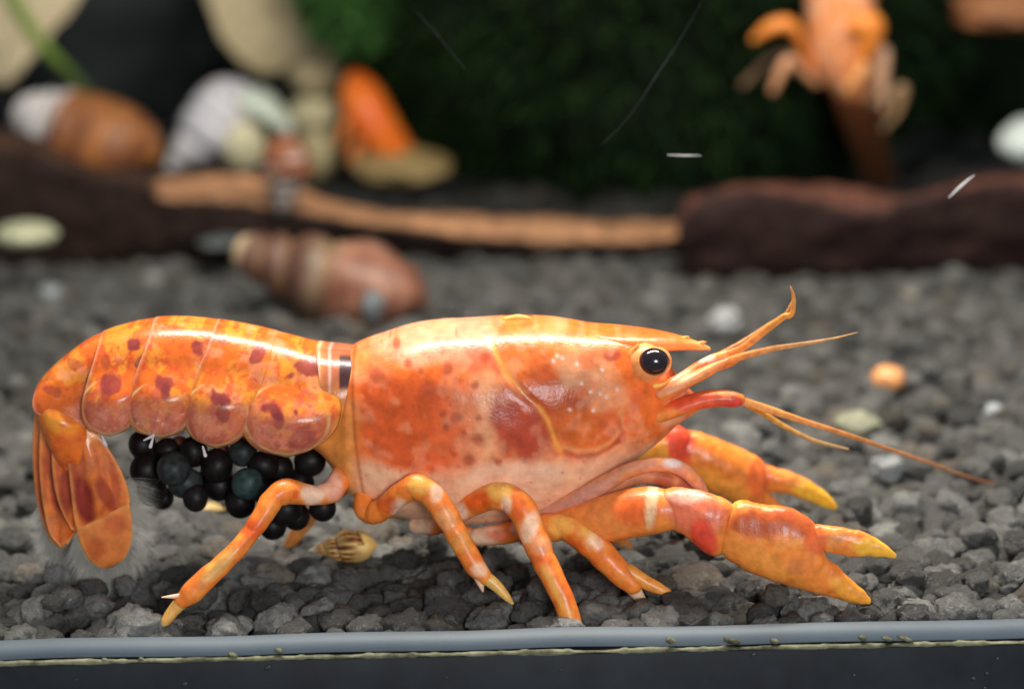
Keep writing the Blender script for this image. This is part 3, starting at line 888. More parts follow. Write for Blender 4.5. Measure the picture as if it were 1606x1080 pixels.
out = V - cen; out[:, 0] *= .15; out /= np.linalg.norm(out, axis=1)[:, None]
dep = -.022 * np.exp(-(polydist(x, y, GROOVE) / 6.0) ** 2) + .006 * np.exp(-(polydist(x, y, [(a - 14, b + 8) for a, b in GROOVE]) / 9) ** 2) \
      - .018 * np.exp(-(polydist(x, y, [(a, b + 9) for a, b in JAW]) / 6) ** 2) + .015 * np.exp(-(polydist(x, y, JAW) / 6) ** 2)
dep = dep + .035 * (fbm(x / 70, y / 45 + V[:, 1] * .4) - .5) * (x > 556)
dep = dep + .05 * np.exp(-(((x - 815) / 22) ** 2)) * np.exp(-((y - 500) / 9) ** 2)
V = V + out * dep[:, None]
body = obj('body', V, F, M['shell'], cray, color=body_color(V))

# rostrum: the beak over the eye
V, F = loft([(850, 505, 852, 518, 0, .16), (900, 508, 903, 529, 0, .38), (950, 512, 953, 539, 0, .51), (990, 515, 993, 545, 0, .50), (1020, 518, 1022, 548, 0, .42), (1050, 523, 1052, 548, 0, .29), (1075, 529, 1077, 548, 0, .17), (1098, 537, 1099, 549, 0, .08), (1113, 544, 1114, 549, 0, .03)], 110, 44, .95, .3)
x, y = proj(V, -.3)
C = body_color(V)
C = lerpc(C, (.90, .36, .10), sstep(534, 543, y) * sstep(925, 975, x))
C = lerpc(C, (.55, .16, .03), blob(x, y, 1010, 524, 50, 5, 8) * .7)
C = lerpc(C, (.92, .5, .18), sstep(1075, 1110, x) * .7)
obj('rostrum', V, F, M['shell'], cray, color=C)
for k, (a, b) in enumerate(((1098, 538), (1072, 530), (815, 499))):
    V, F = tube([(a - 5, b + 2, -.02, 4), (a + 3, b - 1, -.02, 2.6), (a + 9, b - 2, -.02, .8)] if k < 2 else [(a - 22, b + 3, -.02, 6), (a, b, -.02, 6.5), (a + 16, b + 2, -.02, 4)], 12, 10)
    obj('spine', V, F, M['shell'], cray, color=np.ones((len(V), 3)) * np.array((.93, .45, .10)))

# eye with its socket ring
ev, ef = ico(4)
ec = at(1026, 567, -.74)
eye = obj('eye', ev * np.array([.245, .20, .215]) @ np.array([[.98, 0, -.17], [0, 1, 0], [.17, 0, .98]]) + ec, ef, M['eye'], cray)
eye2 = obj('eye', ev * np.array([.245, .20, .215]) + at(1026, 565, .74), ef, M['eye'], cray)
ring = []
for k in range(26):
    a = R(128 + 190 * k / 25)
    f = math.sin(math.pi * k / 25)
    ring.append((1024 + 38 * math.cos(a), 569 - 36 * math.sin(a), -.60 - .03 * f, 2 + 5 * f))
V, F = tube(ring, 70, 12)
x, y = proj(V)
C = lerpc(np.ones((len(V), 3)) * np.array((.90, .38, .08)), (.95, .52, .10), sstep(585, 605, y))
obj('eye_socket', V, F, M['shell'], cray, color=C)
V, F = tube([(996, 572, -.40, 30), (1018, 569, -.55, 32), (1030, 567, -.62, 24)], 20, 18)
obj('eye_stalk', V, F, M['limb'], cray, color=np.ones((len(V), 3)) * np.array((.88, .38, .12)))

def limb_color(V, bands=(), basec=(.93, .30, .05), tip=None, yref=None, pale=(.92, .55, .30)):
    x, y = proj(V, yref)
    n_ = fbm(x / 16, y / 16)
    C = np.ones((len(x), 3)) * np.array(basec)
    C = lerpc(C, (.96, .40, .08), sstep(.46, .68, n_) * .5)
    for cx, cy, rx, ry, rot, col, wt in bands:
        C = lerpc(C, col, blob(x, y, cx, cy, rx * 1.2, ry * 1.25, rot, .3, .5) * min(1, wt * 1.3))
    return C

# head appendages
V, F = loft([(1030, 600, 1036, 632, -.45, .2), (1060, 588, 1064, 618, -.42, .15), (1095, 566, 1096, 598, -.38, .13), (1120, 554, 1122, 584, -.35, .11), (1145, 548, 1148, 574, -.33, .10), (1160, 550, 1160, 566, -.32, .06)], 50, 20)
obj('antennule_base', V, F, M['limb'], cray, color=limb_color(V, [(1070, 598, 26, 14, -30, (.84, .50, .32), .7), (1122, 572, 22, 7, -15, (.72, .12, .05), .75), (1098, 572, 7, 12, 0, (.80, .18, .06), .7), (1110, 562, 12, 5, -15, (.98, .62, .42), .8), (1088, 590, 8, 8, 0, (.98, .60, .36), .7)]))
def whisker(pts, col0, col1, x0, x1, name='antennule', mat='thin', n=70):
    V, F = tube([(a, b, c, d * .82) for a, b, c, d in pts], n, 10)
    x, y = proj(V)
    t = sstep(x0, x1, x)
    C = lerpc(np.ones((len(V), 3)) * np.array(col0), col1, t)
    C = C * (.85 + .3 * vnoise(x / 5, y / 5))[:, None]
    return obj(name, V, F, M[mat], cray, color=C)
whisker([(1138, 556, -.35, 7), (1165, 545, -.4, 7.5), (1200, 518, -.5, 7.5), (1228, 497, -.6, 6.5), (1244, 484, -.65, 5.0), (1245, 470, -.65, 4.2), (1240, 450, -.65, 1.6)], (.92, .38, .10), (.80, .40, .08), 1140, 1230)
whisker([(1130, 555, .3, 5), (1165, 536, .35, 5), (1205, 510, .4, 4.5), (1232, 492, .4, 3.2), (1242, 474, .4, 2)], (.90, .42, .16), (.78, .40, .10), 1140, 1230)
whisker([(1140, 566, -.4, 8), (1170, 557, -.5, 7.5), (1210, 547, -.6, 6), (1260, 539, -.7, 4), (1310, 530, -.8, 2.2), (1345, 521, -.9, .9)], (.92, .40, .10), (.62, .40, .16), 1150, 1300)
V, F = loft([(1028, 614, 1040, 626, -.62, .12), (1060, 596, 1068, 612, -.66, .14), (1095, 579, 1102, 596, -.66, .13), (1120, 568, 1126, 582, -.62, .08), (1140, 562, 1142, 568, -.6, .03)], 40, 16)
obj('antenna_scale', V, F, M['limb'], cray, color=limb_color(V, [(1060, 602, 30, 8, -25, (.95, .55, .30), .6)], (.90, .33, .10)))
V, F = loft([(1025, 634, 1030, 664, -.42, .25), (1060, 626, 1064, 652, -.48, .22), (1100, 614, 1104, 640, -.5, .18), (1130, 611, 1133, 637, -.52, .16), (1150, 613, 1152, 638, -.53, .14), (1164, 618, 1164, 634, -.53, .09)], 50, 18)
obj('antenna_base', V, F, M['limb'], cray, color=limb_color(V, [(1100, 630, 60, 13, 0, (.78, .13, .05), .8), (1150, 632, 14, 10, 0, (.72, .08, .05), .8), (1140, 614, 16, 6, 10, (.92, .42, .16), .8)]))
whisker([(1158, 627, -.53, 9), (1200, 640, -.5, 8), (1260, 660, -.3, 6.2), (1330, 682, .1, 5.2), (1400, 706, .8, 4.2), (1460, 726, 1.6, 3.2), (1520, 748, 2.6, 2.0), (1560, 758, 3.4, 1.2)], (.95, .47, .13), (.62, .30, .10), 1180, 1430, 'antenna', n=110)
whisker([(1160, 628, .2, 6), (1195, 647, .3, 6), (1230, 668, .3, 5), (1275, 690, .3, 4.5), (1330, 704, .3, 2)], (.80, .45, .05), (.50, .36, .15), 1180, 1300, 'antenna')

# abdomen segments: one arched shell each, both flanks
DORS = catmull([(40, 640), (50, 622), (58, 603), (75, 583), (100, 561), (140, 533), (190, 514), (240, 504), (290, 503), (340, 508), (400, 519), (440, 529), (500, 545), (552, 550)], 400)
def segment(left, right, W, colf, nu=64, nt=130, dome=.27, name='tail_segment'):
    L_, R_ = catmull(left, 200), catmull(right, 200)
    s = np.linspace(0, 1, nt)
    t = s ** 1.5
    i = np.clip((t * 199).astype(int), 0, 198)
    f = (t * 199 - i)[:, None]
    Lp, Rp = L_[i] * (1 - f) + L_[i + 1] * f, R_[i] * (1 - f) + R_[i + 1] * f
    if dome > .1:
        Rp = Rp + np.stack([13 * np.sin(np.clip(t / .8, 0, 1) * math.pi), 0 * t], -1)
    u = np.linspace(0, 1, nu)
    x = Lp[:, None, 0] * (1 - u) + Rp[:, None, 0] * u
    y = Lp[:, None, 1] * (1 - u) + Rp[:, None, 1] * u
    y = y + (np.interp(x[0], DORS[:, 0], DORS[:, 1]) - y[0])[None] * np.clip(1 - t / .6, 0, 1)[:, None]
    prof = np.where(t < .55, np.sqrt(np.clip(1 - (1 - t / .55) ** 2, 0, 1)), 1 - .16 * np.clip((t - .55) / .45, 0, 1) ** 2)
    g = np.where(t < .6, sstep(.28, .6, t), np.sqrt(np.clip(1 - ((t - .6) / .4) ** 2, 0, 1)))
    bulge = np.sqrt(np.clip(1 - (2 * u - 1) ** 2, 0, 1))
    Yn = -(W * prof[:, None] * (1 + .012 * (1 - u) ** 3 - .012 * u)[None] + dome * bulge[None] * g[:, None] + .02 * np.sin(u * math.pi)[None] * prof[:, None])
    P = at_many(x, y, Yn)
    c = colf(x.ravel(), y.ravel(), np.repeat(t, nu), np.tile(u, nt)).reshape(nt, nu, 3)
    Q = P.copy(); Q[..., 1] *= -1
    V = np.concatenate([P[::-1], Q[1:]], 0)
    C = np.concatenate([c[::-1], c[1:]], 0)
    n_ = V.shape[0]
    o = obj(name, V.reshape(-1, 3), grid_faces(n_, nu, wrap=False), M['pleuron'], cray, color=C.reshape(-1, 3))
    md = o.modifiers.new('thickness', 'SOLIDIFY'); md.thickness = .02; md.offset = -1
    return o

def seg_color(spots, lobe=None):
    def f(x, y, t, u):
        n1, n2 = fbm(x / 26, y / 26), fbm(x / 11 + 5, y / 11)
        C = np.ones((len(x), 3)) * np.array((.86, .175, .024))
        C = lerpc(C, (.94, .33, .04), sstep(.50, .62, n1) * sstep(.85, .6, t) * .8)
        C = lerpc(C, (.90, .36, .20), sstep(.58, .72, fbm(x / 30 + 3, y / 20 + 8)) * .5)
        C = lerpc(C, (.74, .10, .03), sstep(.56, .70, n2) * .75)
        C = lerpc(C, (.70, .22, .13), sstep(.48, .74, t + .12 * (n1 - .5)) * .85)
        C = lerpc(C, (.86, .46, .32), sstep(.54, .66, n2) * sstep(.6, .8, t) * .6)
        C = lerpc(C, (.80, .34, .10), sstep(.62, .74, fbm(x / 18 + 40, y / 18)) * sstep(.55, .7, t) * .7)
        C = lerpc(C, (.93, .66, .56), (vnoise(x / 3.4 + 7, y / 3.4) > .9) * sstep(.5, .7, t) * .6)  # whitish specks on the lobes: wet reflections painted in
        C = lerpc(C, (.94, .42, .06), (np.exp(-((u - 1) / .10) ** 2) * sstep(.72, .5, t)) * .15)
        C = lerpc(C, (.96, .46, .30), (np.exp(-(u / .035) ** 2)) * (t < .6) * .6)
        C = lerpc(C, (.50, .10, .03), (np.exp(-((u - .07) / .03) ** 2)) * (t < .55) * .4)
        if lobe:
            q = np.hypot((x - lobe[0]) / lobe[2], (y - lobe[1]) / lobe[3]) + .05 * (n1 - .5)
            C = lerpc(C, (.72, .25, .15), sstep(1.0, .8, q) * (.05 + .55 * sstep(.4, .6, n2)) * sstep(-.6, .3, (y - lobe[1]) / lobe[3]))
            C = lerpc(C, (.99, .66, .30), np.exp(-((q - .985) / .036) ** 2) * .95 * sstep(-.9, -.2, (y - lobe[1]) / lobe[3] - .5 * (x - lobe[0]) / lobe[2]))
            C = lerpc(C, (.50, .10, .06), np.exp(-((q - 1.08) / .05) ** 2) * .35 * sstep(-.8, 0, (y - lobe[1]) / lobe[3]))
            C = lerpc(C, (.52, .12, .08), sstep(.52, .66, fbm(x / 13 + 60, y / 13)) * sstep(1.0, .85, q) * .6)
        for a, b, rx, ry, rot, w_ in spots:
            C = lerpc(C, (.25, .045, .045), blob(x, y, a, b, rx * 1.05, ry * 1.05, rot, .3, 1.5) * w_)
        edge = sstep(.93, .97, t)
        C = lerpc(C, (.98, .55, .18), edge * .95)
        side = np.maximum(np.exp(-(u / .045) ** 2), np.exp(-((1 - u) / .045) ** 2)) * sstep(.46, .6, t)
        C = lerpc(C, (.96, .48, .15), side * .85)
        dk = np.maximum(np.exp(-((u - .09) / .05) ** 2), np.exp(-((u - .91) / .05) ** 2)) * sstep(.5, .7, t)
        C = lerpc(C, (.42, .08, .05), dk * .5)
        return C
    return f
def seg1_color(x, y, t, u):
    C = np.ones((len(x), 3)) * np.array((.80, .26, .06))
    C = lerpc(C, (.40, .14, .08), sstep(500, 512, x) * sstep(620, 590, y) * .85)
    C = lerpc(C, (.05, .025, .03), sstep(530, 534, x) * sstep(616, 604, y) * sstep(552, 562, y) * .95)
    C = lerpc(C, (.9, .6, .5), np.exp(-((x - 517) / 2.5) ** 2) * .6 + np.exp(-((x - 500) / 2.5) ** 2) * .6)
    C = lerpc(C, (.95, .42, .08), sstep(615, 650, y) * .8)
    return C
# from the tail forward, each lapping over the next
segment([(495, 545), (500, 590), (506, 630), (514, 664), (528, 690)], [(549, 549), (552, 590), (550, 630), (545, 664), (530, 690)], .90, seg1_color, dome=.02)
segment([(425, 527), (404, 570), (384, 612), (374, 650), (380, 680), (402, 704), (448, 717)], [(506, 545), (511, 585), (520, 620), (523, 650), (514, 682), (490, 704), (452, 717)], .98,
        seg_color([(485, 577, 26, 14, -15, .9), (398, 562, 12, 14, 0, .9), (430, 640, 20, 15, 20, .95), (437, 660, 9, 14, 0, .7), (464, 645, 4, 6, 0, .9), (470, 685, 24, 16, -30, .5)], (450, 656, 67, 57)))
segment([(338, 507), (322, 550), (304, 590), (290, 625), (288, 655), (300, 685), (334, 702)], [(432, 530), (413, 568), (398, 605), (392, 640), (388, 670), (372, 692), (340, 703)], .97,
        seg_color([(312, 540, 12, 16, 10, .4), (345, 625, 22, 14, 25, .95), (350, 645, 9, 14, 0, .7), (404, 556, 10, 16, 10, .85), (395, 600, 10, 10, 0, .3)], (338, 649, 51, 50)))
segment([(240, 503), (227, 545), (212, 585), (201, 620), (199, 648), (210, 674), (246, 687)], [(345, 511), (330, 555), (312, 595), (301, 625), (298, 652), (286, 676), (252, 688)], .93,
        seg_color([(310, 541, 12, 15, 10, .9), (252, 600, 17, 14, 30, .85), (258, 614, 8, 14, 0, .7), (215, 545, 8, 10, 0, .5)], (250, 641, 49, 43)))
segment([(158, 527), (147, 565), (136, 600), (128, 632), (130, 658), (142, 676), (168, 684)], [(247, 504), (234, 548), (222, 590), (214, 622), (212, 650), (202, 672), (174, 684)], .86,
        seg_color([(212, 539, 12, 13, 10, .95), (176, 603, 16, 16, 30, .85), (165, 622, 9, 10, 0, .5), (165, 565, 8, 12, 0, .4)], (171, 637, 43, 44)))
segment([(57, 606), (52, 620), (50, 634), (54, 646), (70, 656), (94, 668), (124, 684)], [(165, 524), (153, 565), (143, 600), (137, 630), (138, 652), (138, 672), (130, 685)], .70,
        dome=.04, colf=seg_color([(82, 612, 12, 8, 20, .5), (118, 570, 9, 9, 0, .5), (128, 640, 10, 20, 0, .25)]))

# tail fan: plates with a thickness, hanging down behind
def plate(name, left, right, Y0_, Y1_, colf, parent=cray, bulge=.10, nl=46, mu=26, th=.05, mat='pleuron', ribs=0, label=None):
    Lp, Rp = catmull(left, nl), catmull(right, nl)
    u = np.linspace(0, 1, mu)
    x = Lp[:, None, 0] * (1 - u) + Rp[:, None, 0] * u
    y = Lp[:, None, 1] * (1 - u) + Rp[:, None, 1] * u
    t = np.linspace(0, 1, nl)[:, None]
    Y = Y0_ + (Y1_ - Y0_) * t - bulge * np.sin(u * math.pi)[None] * np.sin(np.clip(t * 1.1, 0, 1) * math.pi * .9 + .15)
    if ribs:
        Y = Y - .035 * np.cos(u * math.pi * 2 * ribs)[None] * sstep(.1, .4, t)
    V = at_many(x, y, Y).reshape(-1, 3)
    C = colf(x.ravel(), y.ravel(), np.repeat(t.ravel(), mu), np.tile(u, nl))
    o = obj(name, V, grid_faces(nl, mu, wrap=False), M[mat], parent, color=C)
    md = o.modifiers.new('thickness', 'SOLIDIFY'); md.thickness = th; md.offset = 0
    if label:
        o['label'] = label
    return o
def fan_col(dark=(), rim=True):
    def f(x, y, t, u):
        C = np.ones((len(x), 3)) * np.array((.84, .24, .05))
        C = lerpc(C, (.93, .40, .06), sstep(.34, .05, t) * .8)
        C = lerpc(C, (.66, .24, .10), sstep(.45, .7, fbm(x / 14, y / 30)) * .7)
        for a, b, rx, ry, rot, w_ in dark:
            C = lerpc(C, (.26, .026, .02), blob(x, y, a, b, rx * 1.25, ry, rot, .35, .25) * w_)
        C = lerpc(C, (.50, .085, .04), sstep(.5, .64, fbm(u * 9 + 3 * t, t * 1.5 + 11)) * sstep(.1, .35, t) * .6)
        if rim:
            e = np.maximum(np.exp(-(u / .05) ** 2), np.exp(-((1 - u) / .05) ** 2))
            C = lerpc(C, (.95, .42, .12), e * .7)
            C = lerpc(C, (.93, .36, .10), sstep(.94, 1, t) * .8)
        return C
    return f
plate('uropod', [(56, 636), (52, 700), (60, 790), (80, 846), (96, 858)], [(116, 655), (108, 720), (118, 790), (118, 828), (100, 857)], -.02, .02, fan_col([(70, 760, 8, 60, 3, .7)]), ribs=1)
plate('telson', [(66, 640), (62, 720), (68, 790), (80, 840), (95, 856)], [(132, 655), (134, 720), (140, 780), (134, 815), (104, 852)], -.22, -.26, fan_col([(98, 760, 16, 66, -8, .95), (80, 720, 8, 40, 0, .4)]), ribs=2)
plate('uropod', [(86, 660), (82, 720), (90, 780), (108, 822), (114, 830)], [(132, 668), (150, 735), (160, 788), (146, 818), (118, 832)], -.40, -.42, fan_col([(138, 770, 13, 56, -8, .95), (104, 770, 10, 46, 0, .8)]), ribs=2)
near = plate('uropod', [(100, 668), (104, 700), (112, 770), (117, 815), (122, 833)], [(146, 672), (168, 700), (192, 742), (204, 783), (202, 790)], -.62, -.55,
             fan_col([(132, 782, 15, 46, -12, .95), (166, 775, 9, 34, -25, .7), (114, 720, 8, 40, -5, .5)]), ribs=2)
V, F = loft([(58, 616, 128, 632, -.34, .36), (58, 645, 138, 652, -.40, .44), (68, 675, 149, 672, -.42, .40), (82, 708, 154, 696, -.44, .30), (98, 734, 152, 720, -.46, .17)], 40, 30, 1, .4)
x, y = proj(V)
C = lerpc(np.ones((len(V), 3)) * np.array((.88, .22, .03)), (.95, .40, .045), blob(x, y, 100, 655, 34, 26))
C = lerpc(C, (.74, .12, .03), sstep(.55, .7, fbm(x / 12, y / 16)) * .7)
obj('uropod_base', V, F, M['pleuron'], cray, color=C)
def tipcol(x, y, t, u):
    C = np.ones((len(x), 3)) * np.array((.80, .27, .07))
    C = lerpc(C, (.58, .13, .04), blob(x, y, 182, 820, 20, 18) * .7 + blob(x, y, 150, 860, 20, 18) * .7)
    e = np.maximum(np.exp(-(u / .06) ** 2), np.exp(-((1 - u) / .06) ** 2)) + sstep(.9, 1, t) + sstep(.1, 0, t)
    return lerpc(C, (.95, .40, .12), e * .7)
plate('uropod_tip', [(120, 830), (126, 850), (140, 876), (158, 888), (172, 887)], [(203, 788), (207, 815), (206, 845), (196, 872), (174, 887)], -.57, -.50, tipcol, parent=near, bulge=.06, nl=30)
# fringe of fine setae round the fan
def fringe(edge, Y, length, spread, n_, seed):
    rg = np.random.default_rng(seed)
    E = catmull(edge, n_)
    VV, FF = [], []
    for k, (ax, ay, dx, dy) in enumerate(E):
        l_ = length * rg.uniform(.7, 1.1)
        a = math.atan2(dy, dx) + rg.normal() * spread
        p0 = at(ax, ay, Y + rg.uniform(-.05, .05)); p1 = at(ax + l_ * .5 * math.cos(a), ay + l_ * .5 * math.sin(a), Y + rg.uniform(-.08, .08))
        p2 = at(ax + l_ * math.cos(a + .1), ay + l_ * math.sin(a + .1), Y + rg.uniform(-.15, .15))
        wv = np.array([.017, 0, .004])
        b = len(VV)
        VV += [p0 - wv, p0 + wv, p1 + wv * .8, p1 - wv * .8, p2]
        FF += [(b, b + 1, b + 2, b + 3), (b + 3, b + 2, b + 4)]
    return obj('fringe', VV, FF, M['fringe'], cray, color=np.ones((len(VV), 3)) * np.array((.62, .58, .50)), kind='stuff')
fringe([(118, 838, -.3, 1), (128, 862, -.25, 1), (148, 886, -.1, 1), (174, 890, .1, 1), (198, 872, .4, 1), (208, 840, .9, .6), (207, 800, 1, .3), (196, 750, 1, .1)], -.53, 52, .12, 1100, 4)
fringe([(62, 790, -.6, 1), (76, 840, -.35, 1), (96, 860, 0, 1), (118, 842, .2, 1)], -.02, 46, .12, 600, 5)

# swimmerets between the eggs
for a, b, c, d, yv in ((215, 684, 236, 762, -.35), (280, 690, 292, 770, -.4), (345, 700, 352, 765, -.4), (420, 705, 432, 770, -.35), (480, 700, 470, 765, -.3)):
    yv += .55
    V, F = loft([(a - 10, b, a + 14, b, yv + .1, .10), ((a + c) / 2 - 14, (b + d) / 2, (a + c) / 2 + 16, (b + d) / 2 - 4, yv, .10), (c - 11, d, c + 12, d - 4, yv, .06)], 24, 14)
    obj('swimmeret', V, F, M['limb'], cray, color=np.ones((len(V), 3)) * np.array((.13, .05, .025)))
for sg in ((240, 686, 236, 700), (226, 690, 240, 683), (160, 684, 166, 698), (318, 700, 322, 714)):
    V, F = tube([(sg[0], sg[1], -1.0, 1.5), (sg[2], sg[3], -1.05, 3.0)], 8, 8)
    obj('spine', V, F, M['thin'], cray, color=np.ones((len(V), 3)) * np.array((.80, .80, .80)))
eggs = [(223, 702, 22, .2, 0), (230, 742, 26, -.1, 0), (238, 772, 25, .2, 0), (272, 740, 27, -.55, 1), (291, 762, 26, -.35, 1), (306, 785, 22, -.5, 0), (303, 713, 23, -.1, 0), (340, 735, 25, -.3, 0), (345, 766, 26, -.15, 0),
        (381, 714, 24, -.2, 1), (388, 763, 25, -.75, 2), (377, 792, 25, -.5, 0), (412, 735, 24, -.3, 0), (436, 738, 24, -.1, 0), (486, 728, 23, 0, 0), (447, 803, 26, -.3, 0), (464, 814, 22, -.15, 0), (428, 830, 22, -.1, 0), (506, 801, 20, -.5, 0),
        (262, 712, 20, .1, 0), (410, 770, 24, 0, 0), (470, 762, 24, .1, 0), (320, 765, 22, .2, 0), (255, 786, 18, .3, 0)]
egv, egf = ico(4)
for k, (a, b, r_, yv, c) in enumerate(eggs):
    ce = at(a, b - 5, yv + .08)
    q = r_ * rng.uniform(.92, 1.06) * depth(ce) / FPX
    s_ = np.array([rng.uniform(.94, 1.08), 1.0, rng.uniform(.96, 1.12)])
    V = egv * q * s_ + ce
    V = V + np.array([mnoise.noise_vector(Vector(p * 2.5)) * .012 for p in V])
    col = np.array(((.010, .007, .007), (.024, .029, .028), (.026, .048, .046))[c]) * rng.uniform(.7, 1.3)
    obj('egg', V, egf, M['egg'], cray, color=np.ones((len(V), 3)) * np.array(col))

# walking legs (x, y, Y, radius in px)
def leg(pts, bands, dactyl=None, spur=None, basec=(.94, .27, .04), mat='limb', joints=(), name='walking_leg', dcol=(.90, .48, .10)):
    V, F = jointed(pts, joints)
    V = V + np.array([mnoise.noise_vector(Vector(p * 5)) * .012 for p in V])
    o = obj(name, V, F, M[mat], cray, color=limb_color(V, bands, basec))
    if dactyl:
        V, F = tube(dactyl, 26, 12)
        obj('leg_tip', V, F, M[mat], o, color=np.ones((len(V), 3)) * np.array(dcol) * (.85 + .3 * fbm(*[q / 6 for q in proj(V)]))[:, None])
    if spur:
        V, F = tube(spur, 16, 10)
        obj('leg_spur', V, F, M[mat], o, color=np.ones((len(V), 3)) * np.array((.88, .62, .42)))
    return o
PALE, BR, YL = (.99, .72, .50), (.78, .11, .015), (.99, .54, .11)
leg([(538, 745, -.7, 20), (520, 770, -1.0, 19), (497, 777, -1.2, 17), (472, 774, -1.35, 19), (448, 770, -1.45, 21), (430, 780, -1.55, 20), (412, 808, -1.7, 18), (395, 833, -1.8, 16), (374, 858, -1.95, 16), (345, 888, -2.05, 17.5), (318, 912, -2.12, 19), (292, 937, -2.17, 17), (284, 943, -2.2, 12)],
    [(490, 775, 18, 16, 0, PALE, .8), (520, 760, 18, 20, 0, (.90, .50, .34), .8), (463, 775, 5, 8, 0, BR, .6), (395, 830, 16, 14, 0, BR, .6), (340, 890, 34, 10, -45, (.80, .48, .12), .7), (318, 918, 6, 6, 0, (.75, .3, .08), .8), (428, 800, 12, 16, 0, (.92, .33, .06), .6)],
    dactyl=[(290, 938, -2.17, 12), (272, 957, -2.22, 10), (260, 974, -2.28, 8), (253, 988, -2.32, 3.5)], spur=[(284, 934, -2.2, 5), (268, 935, -2.25, 3), (254, 936, -2.3, 1)], dcol=(.84, .50, .13), joints=(2, 5, 7, 11))
leg([(572, 772, -.75, 15), (570, 795, -.95, 17), (582, 806, -1.05, 18), (602, 797, -1.2, 18.5), (628, 775, -1.4, 20), (652, 762, -1.5, 22), (674, 772, -1.6, 22), (692, 795, -1.7, 21), (710, 825, -1.78, 20), (728, 858, -1.85, 18.5), (745, 887, -1.9, 18), (760, 905, -1.95, 14)],
    [(625, 795, 12, 12, 30, PALE, .7), (608, 792, 14, 12, 0, BR, .5), (660, 760, 22, 14, 0, YL, .7), (684, 772, 10, 14, 0, PALE, .6), (700, 815, 14, 18, 0, (.9, .42, .16), .6), (722, 850, 12, 30, 60, (.85, .38, .08), .6), (752, 893, 12, 10, 0, PALE, .5)],
    dactyl=[(760, 903, -1.95, 11), (780, 920, -2.0, 9.5), (795, 936, -2.05, 6.5), (803, 945, -2.08, 3)], spur=[(750, 902, -1.95, 9), (754, 916, -1.98, 5.5), (757, 926, -2.0, 2)], dcol=(.80, .52, .14), joints=(2, 3, 6, 8))
leg([(655, 822, -.5, 16), (690, 820, -.8, 18), (715, 806, -1.0, 19), (745, 788, -1.2, 21), (775, 778, -1.4, 22), (800, 780, -1.55, 24), (820, 800, -1.65, 25), (836, 838, -1.8, 23), (852, 875, -1.95, 22), (870, 912, -2.1, 20), (886, 945, -2.2, 19), (897, 985, -2.3, 19)],
    [(655, 824, 24, 16, 0, PALE, .7), (700, 815, 14, 16, -30, BR, .45), (722, 800, 10, 14, -30, PALE, .7), (750, 787, 20, 12, -20, BR, .5), (785, 768, 18, 14, 0, YL, .9), (795, 790, 8, 12, 0, PALE, .6), (812, 795, 10, 20, 0, BR, .5), (832, 825, 12, 22, 20, PALE, .6), (848, 855, 14, 14, 0, (.93, .42, .18), .8), (848, 880, 18, 10, 0, BR, .4), (888, 930, 12, 22, 20, BR, .35), (872, 925, 6, 40, -28, YL, .6)], joints=(1, 2, 5, 8))
leg([(690, 820, -.2, 14), (740, 842, -.5, 15), (775, 838, -.7, 17), (815, 832, -.9, 19), (850, 828, -1.05, 23), (885, 826, -1.2, 23), (912, 838, -1.3, 25), (938, 862, -1.4, 25), (960, 885, -1.5, 22), (980, 905, -1.55, 21), (992, 917, -1.6, 16)],
    [(760, 838, 26, 14, 0, PALE, .7), (785, 838, 20, 8, 0, BR, .5), (825, 826, 20, 14, 0, (.92, .6, .45), .8), (880, 822, 20, 16, 0, YL, .7), (920, 840, 16, 12, 30, YL, .8), (935, 850, 14, 10, 30, PALE, .5), (905, 850, 16, 16, 0, BR, .35)],
    dactyl=[(985, 895, -1.55, 13), (1012, 912, -1.6, 11.5), (1040, 926, -1.65, 9.5), (1060, 937, -1.7, 4)], spur=[(984, 908, -1.55, 14), (997, 928, -1.55, 11.5), (1008, 943, -1.55, 7), (1016, 951, -1.55, 2.5)], dcol=(.90, .38, .07), joints=(1, 3, 5, 7))
# legs of the far flank, seen through the gaps
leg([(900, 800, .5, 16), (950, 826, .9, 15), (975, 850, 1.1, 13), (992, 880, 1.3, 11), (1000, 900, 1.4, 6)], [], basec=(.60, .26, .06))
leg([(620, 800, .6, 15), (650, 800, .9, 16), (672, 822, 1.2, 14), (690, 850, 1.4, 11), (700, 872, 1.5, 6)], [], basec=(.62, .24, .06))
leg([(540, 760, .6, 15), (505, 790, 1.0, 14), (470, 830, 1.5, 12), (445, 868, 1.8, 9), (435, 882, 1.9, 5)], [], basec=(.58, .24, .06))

# mouth limbs folded over the arm
V, F = tube([(850, 802, -.75, 15), (905, 782, -.95, 15), (950, 757, -1.05, 14), (985, 738, -1.1, 12), (1018, 729, -1.12, 12), (1050, 729, -1.1, 12), (1075, 739, -1.05, 12), (1094, 758, -1.0, 11), (1106, 778, -.95, 8)], 70, 14)
obj('mouth_limb', V, F, M['thin'], cray, color=limb_color(V, [(1055, 727, 14, 8, 0, (.95, .85, .78), .9), (900, 785, 60, 10, -25, (.80, .42, .30), .7)], (.84, .40, .22)))
V, F = tube([(905, 805, -.8, 14), (950, 775, -.92, 13), (985, 752, -.98, 12), (1020, 746, -1.0, 13), (1055, 754, -.98, 13), (1085, 772, -.9, 9)], 50, 14)
obj('mouth_limb', V, F, M['thin'], cray, color=limb_color(V, [(1040, 752, 14, 9, 0, (.55, .15, .06), .8), (1075, 762, 10, 8, 0, (.5, .14, .06), .7)], (.74, .32, .15)))

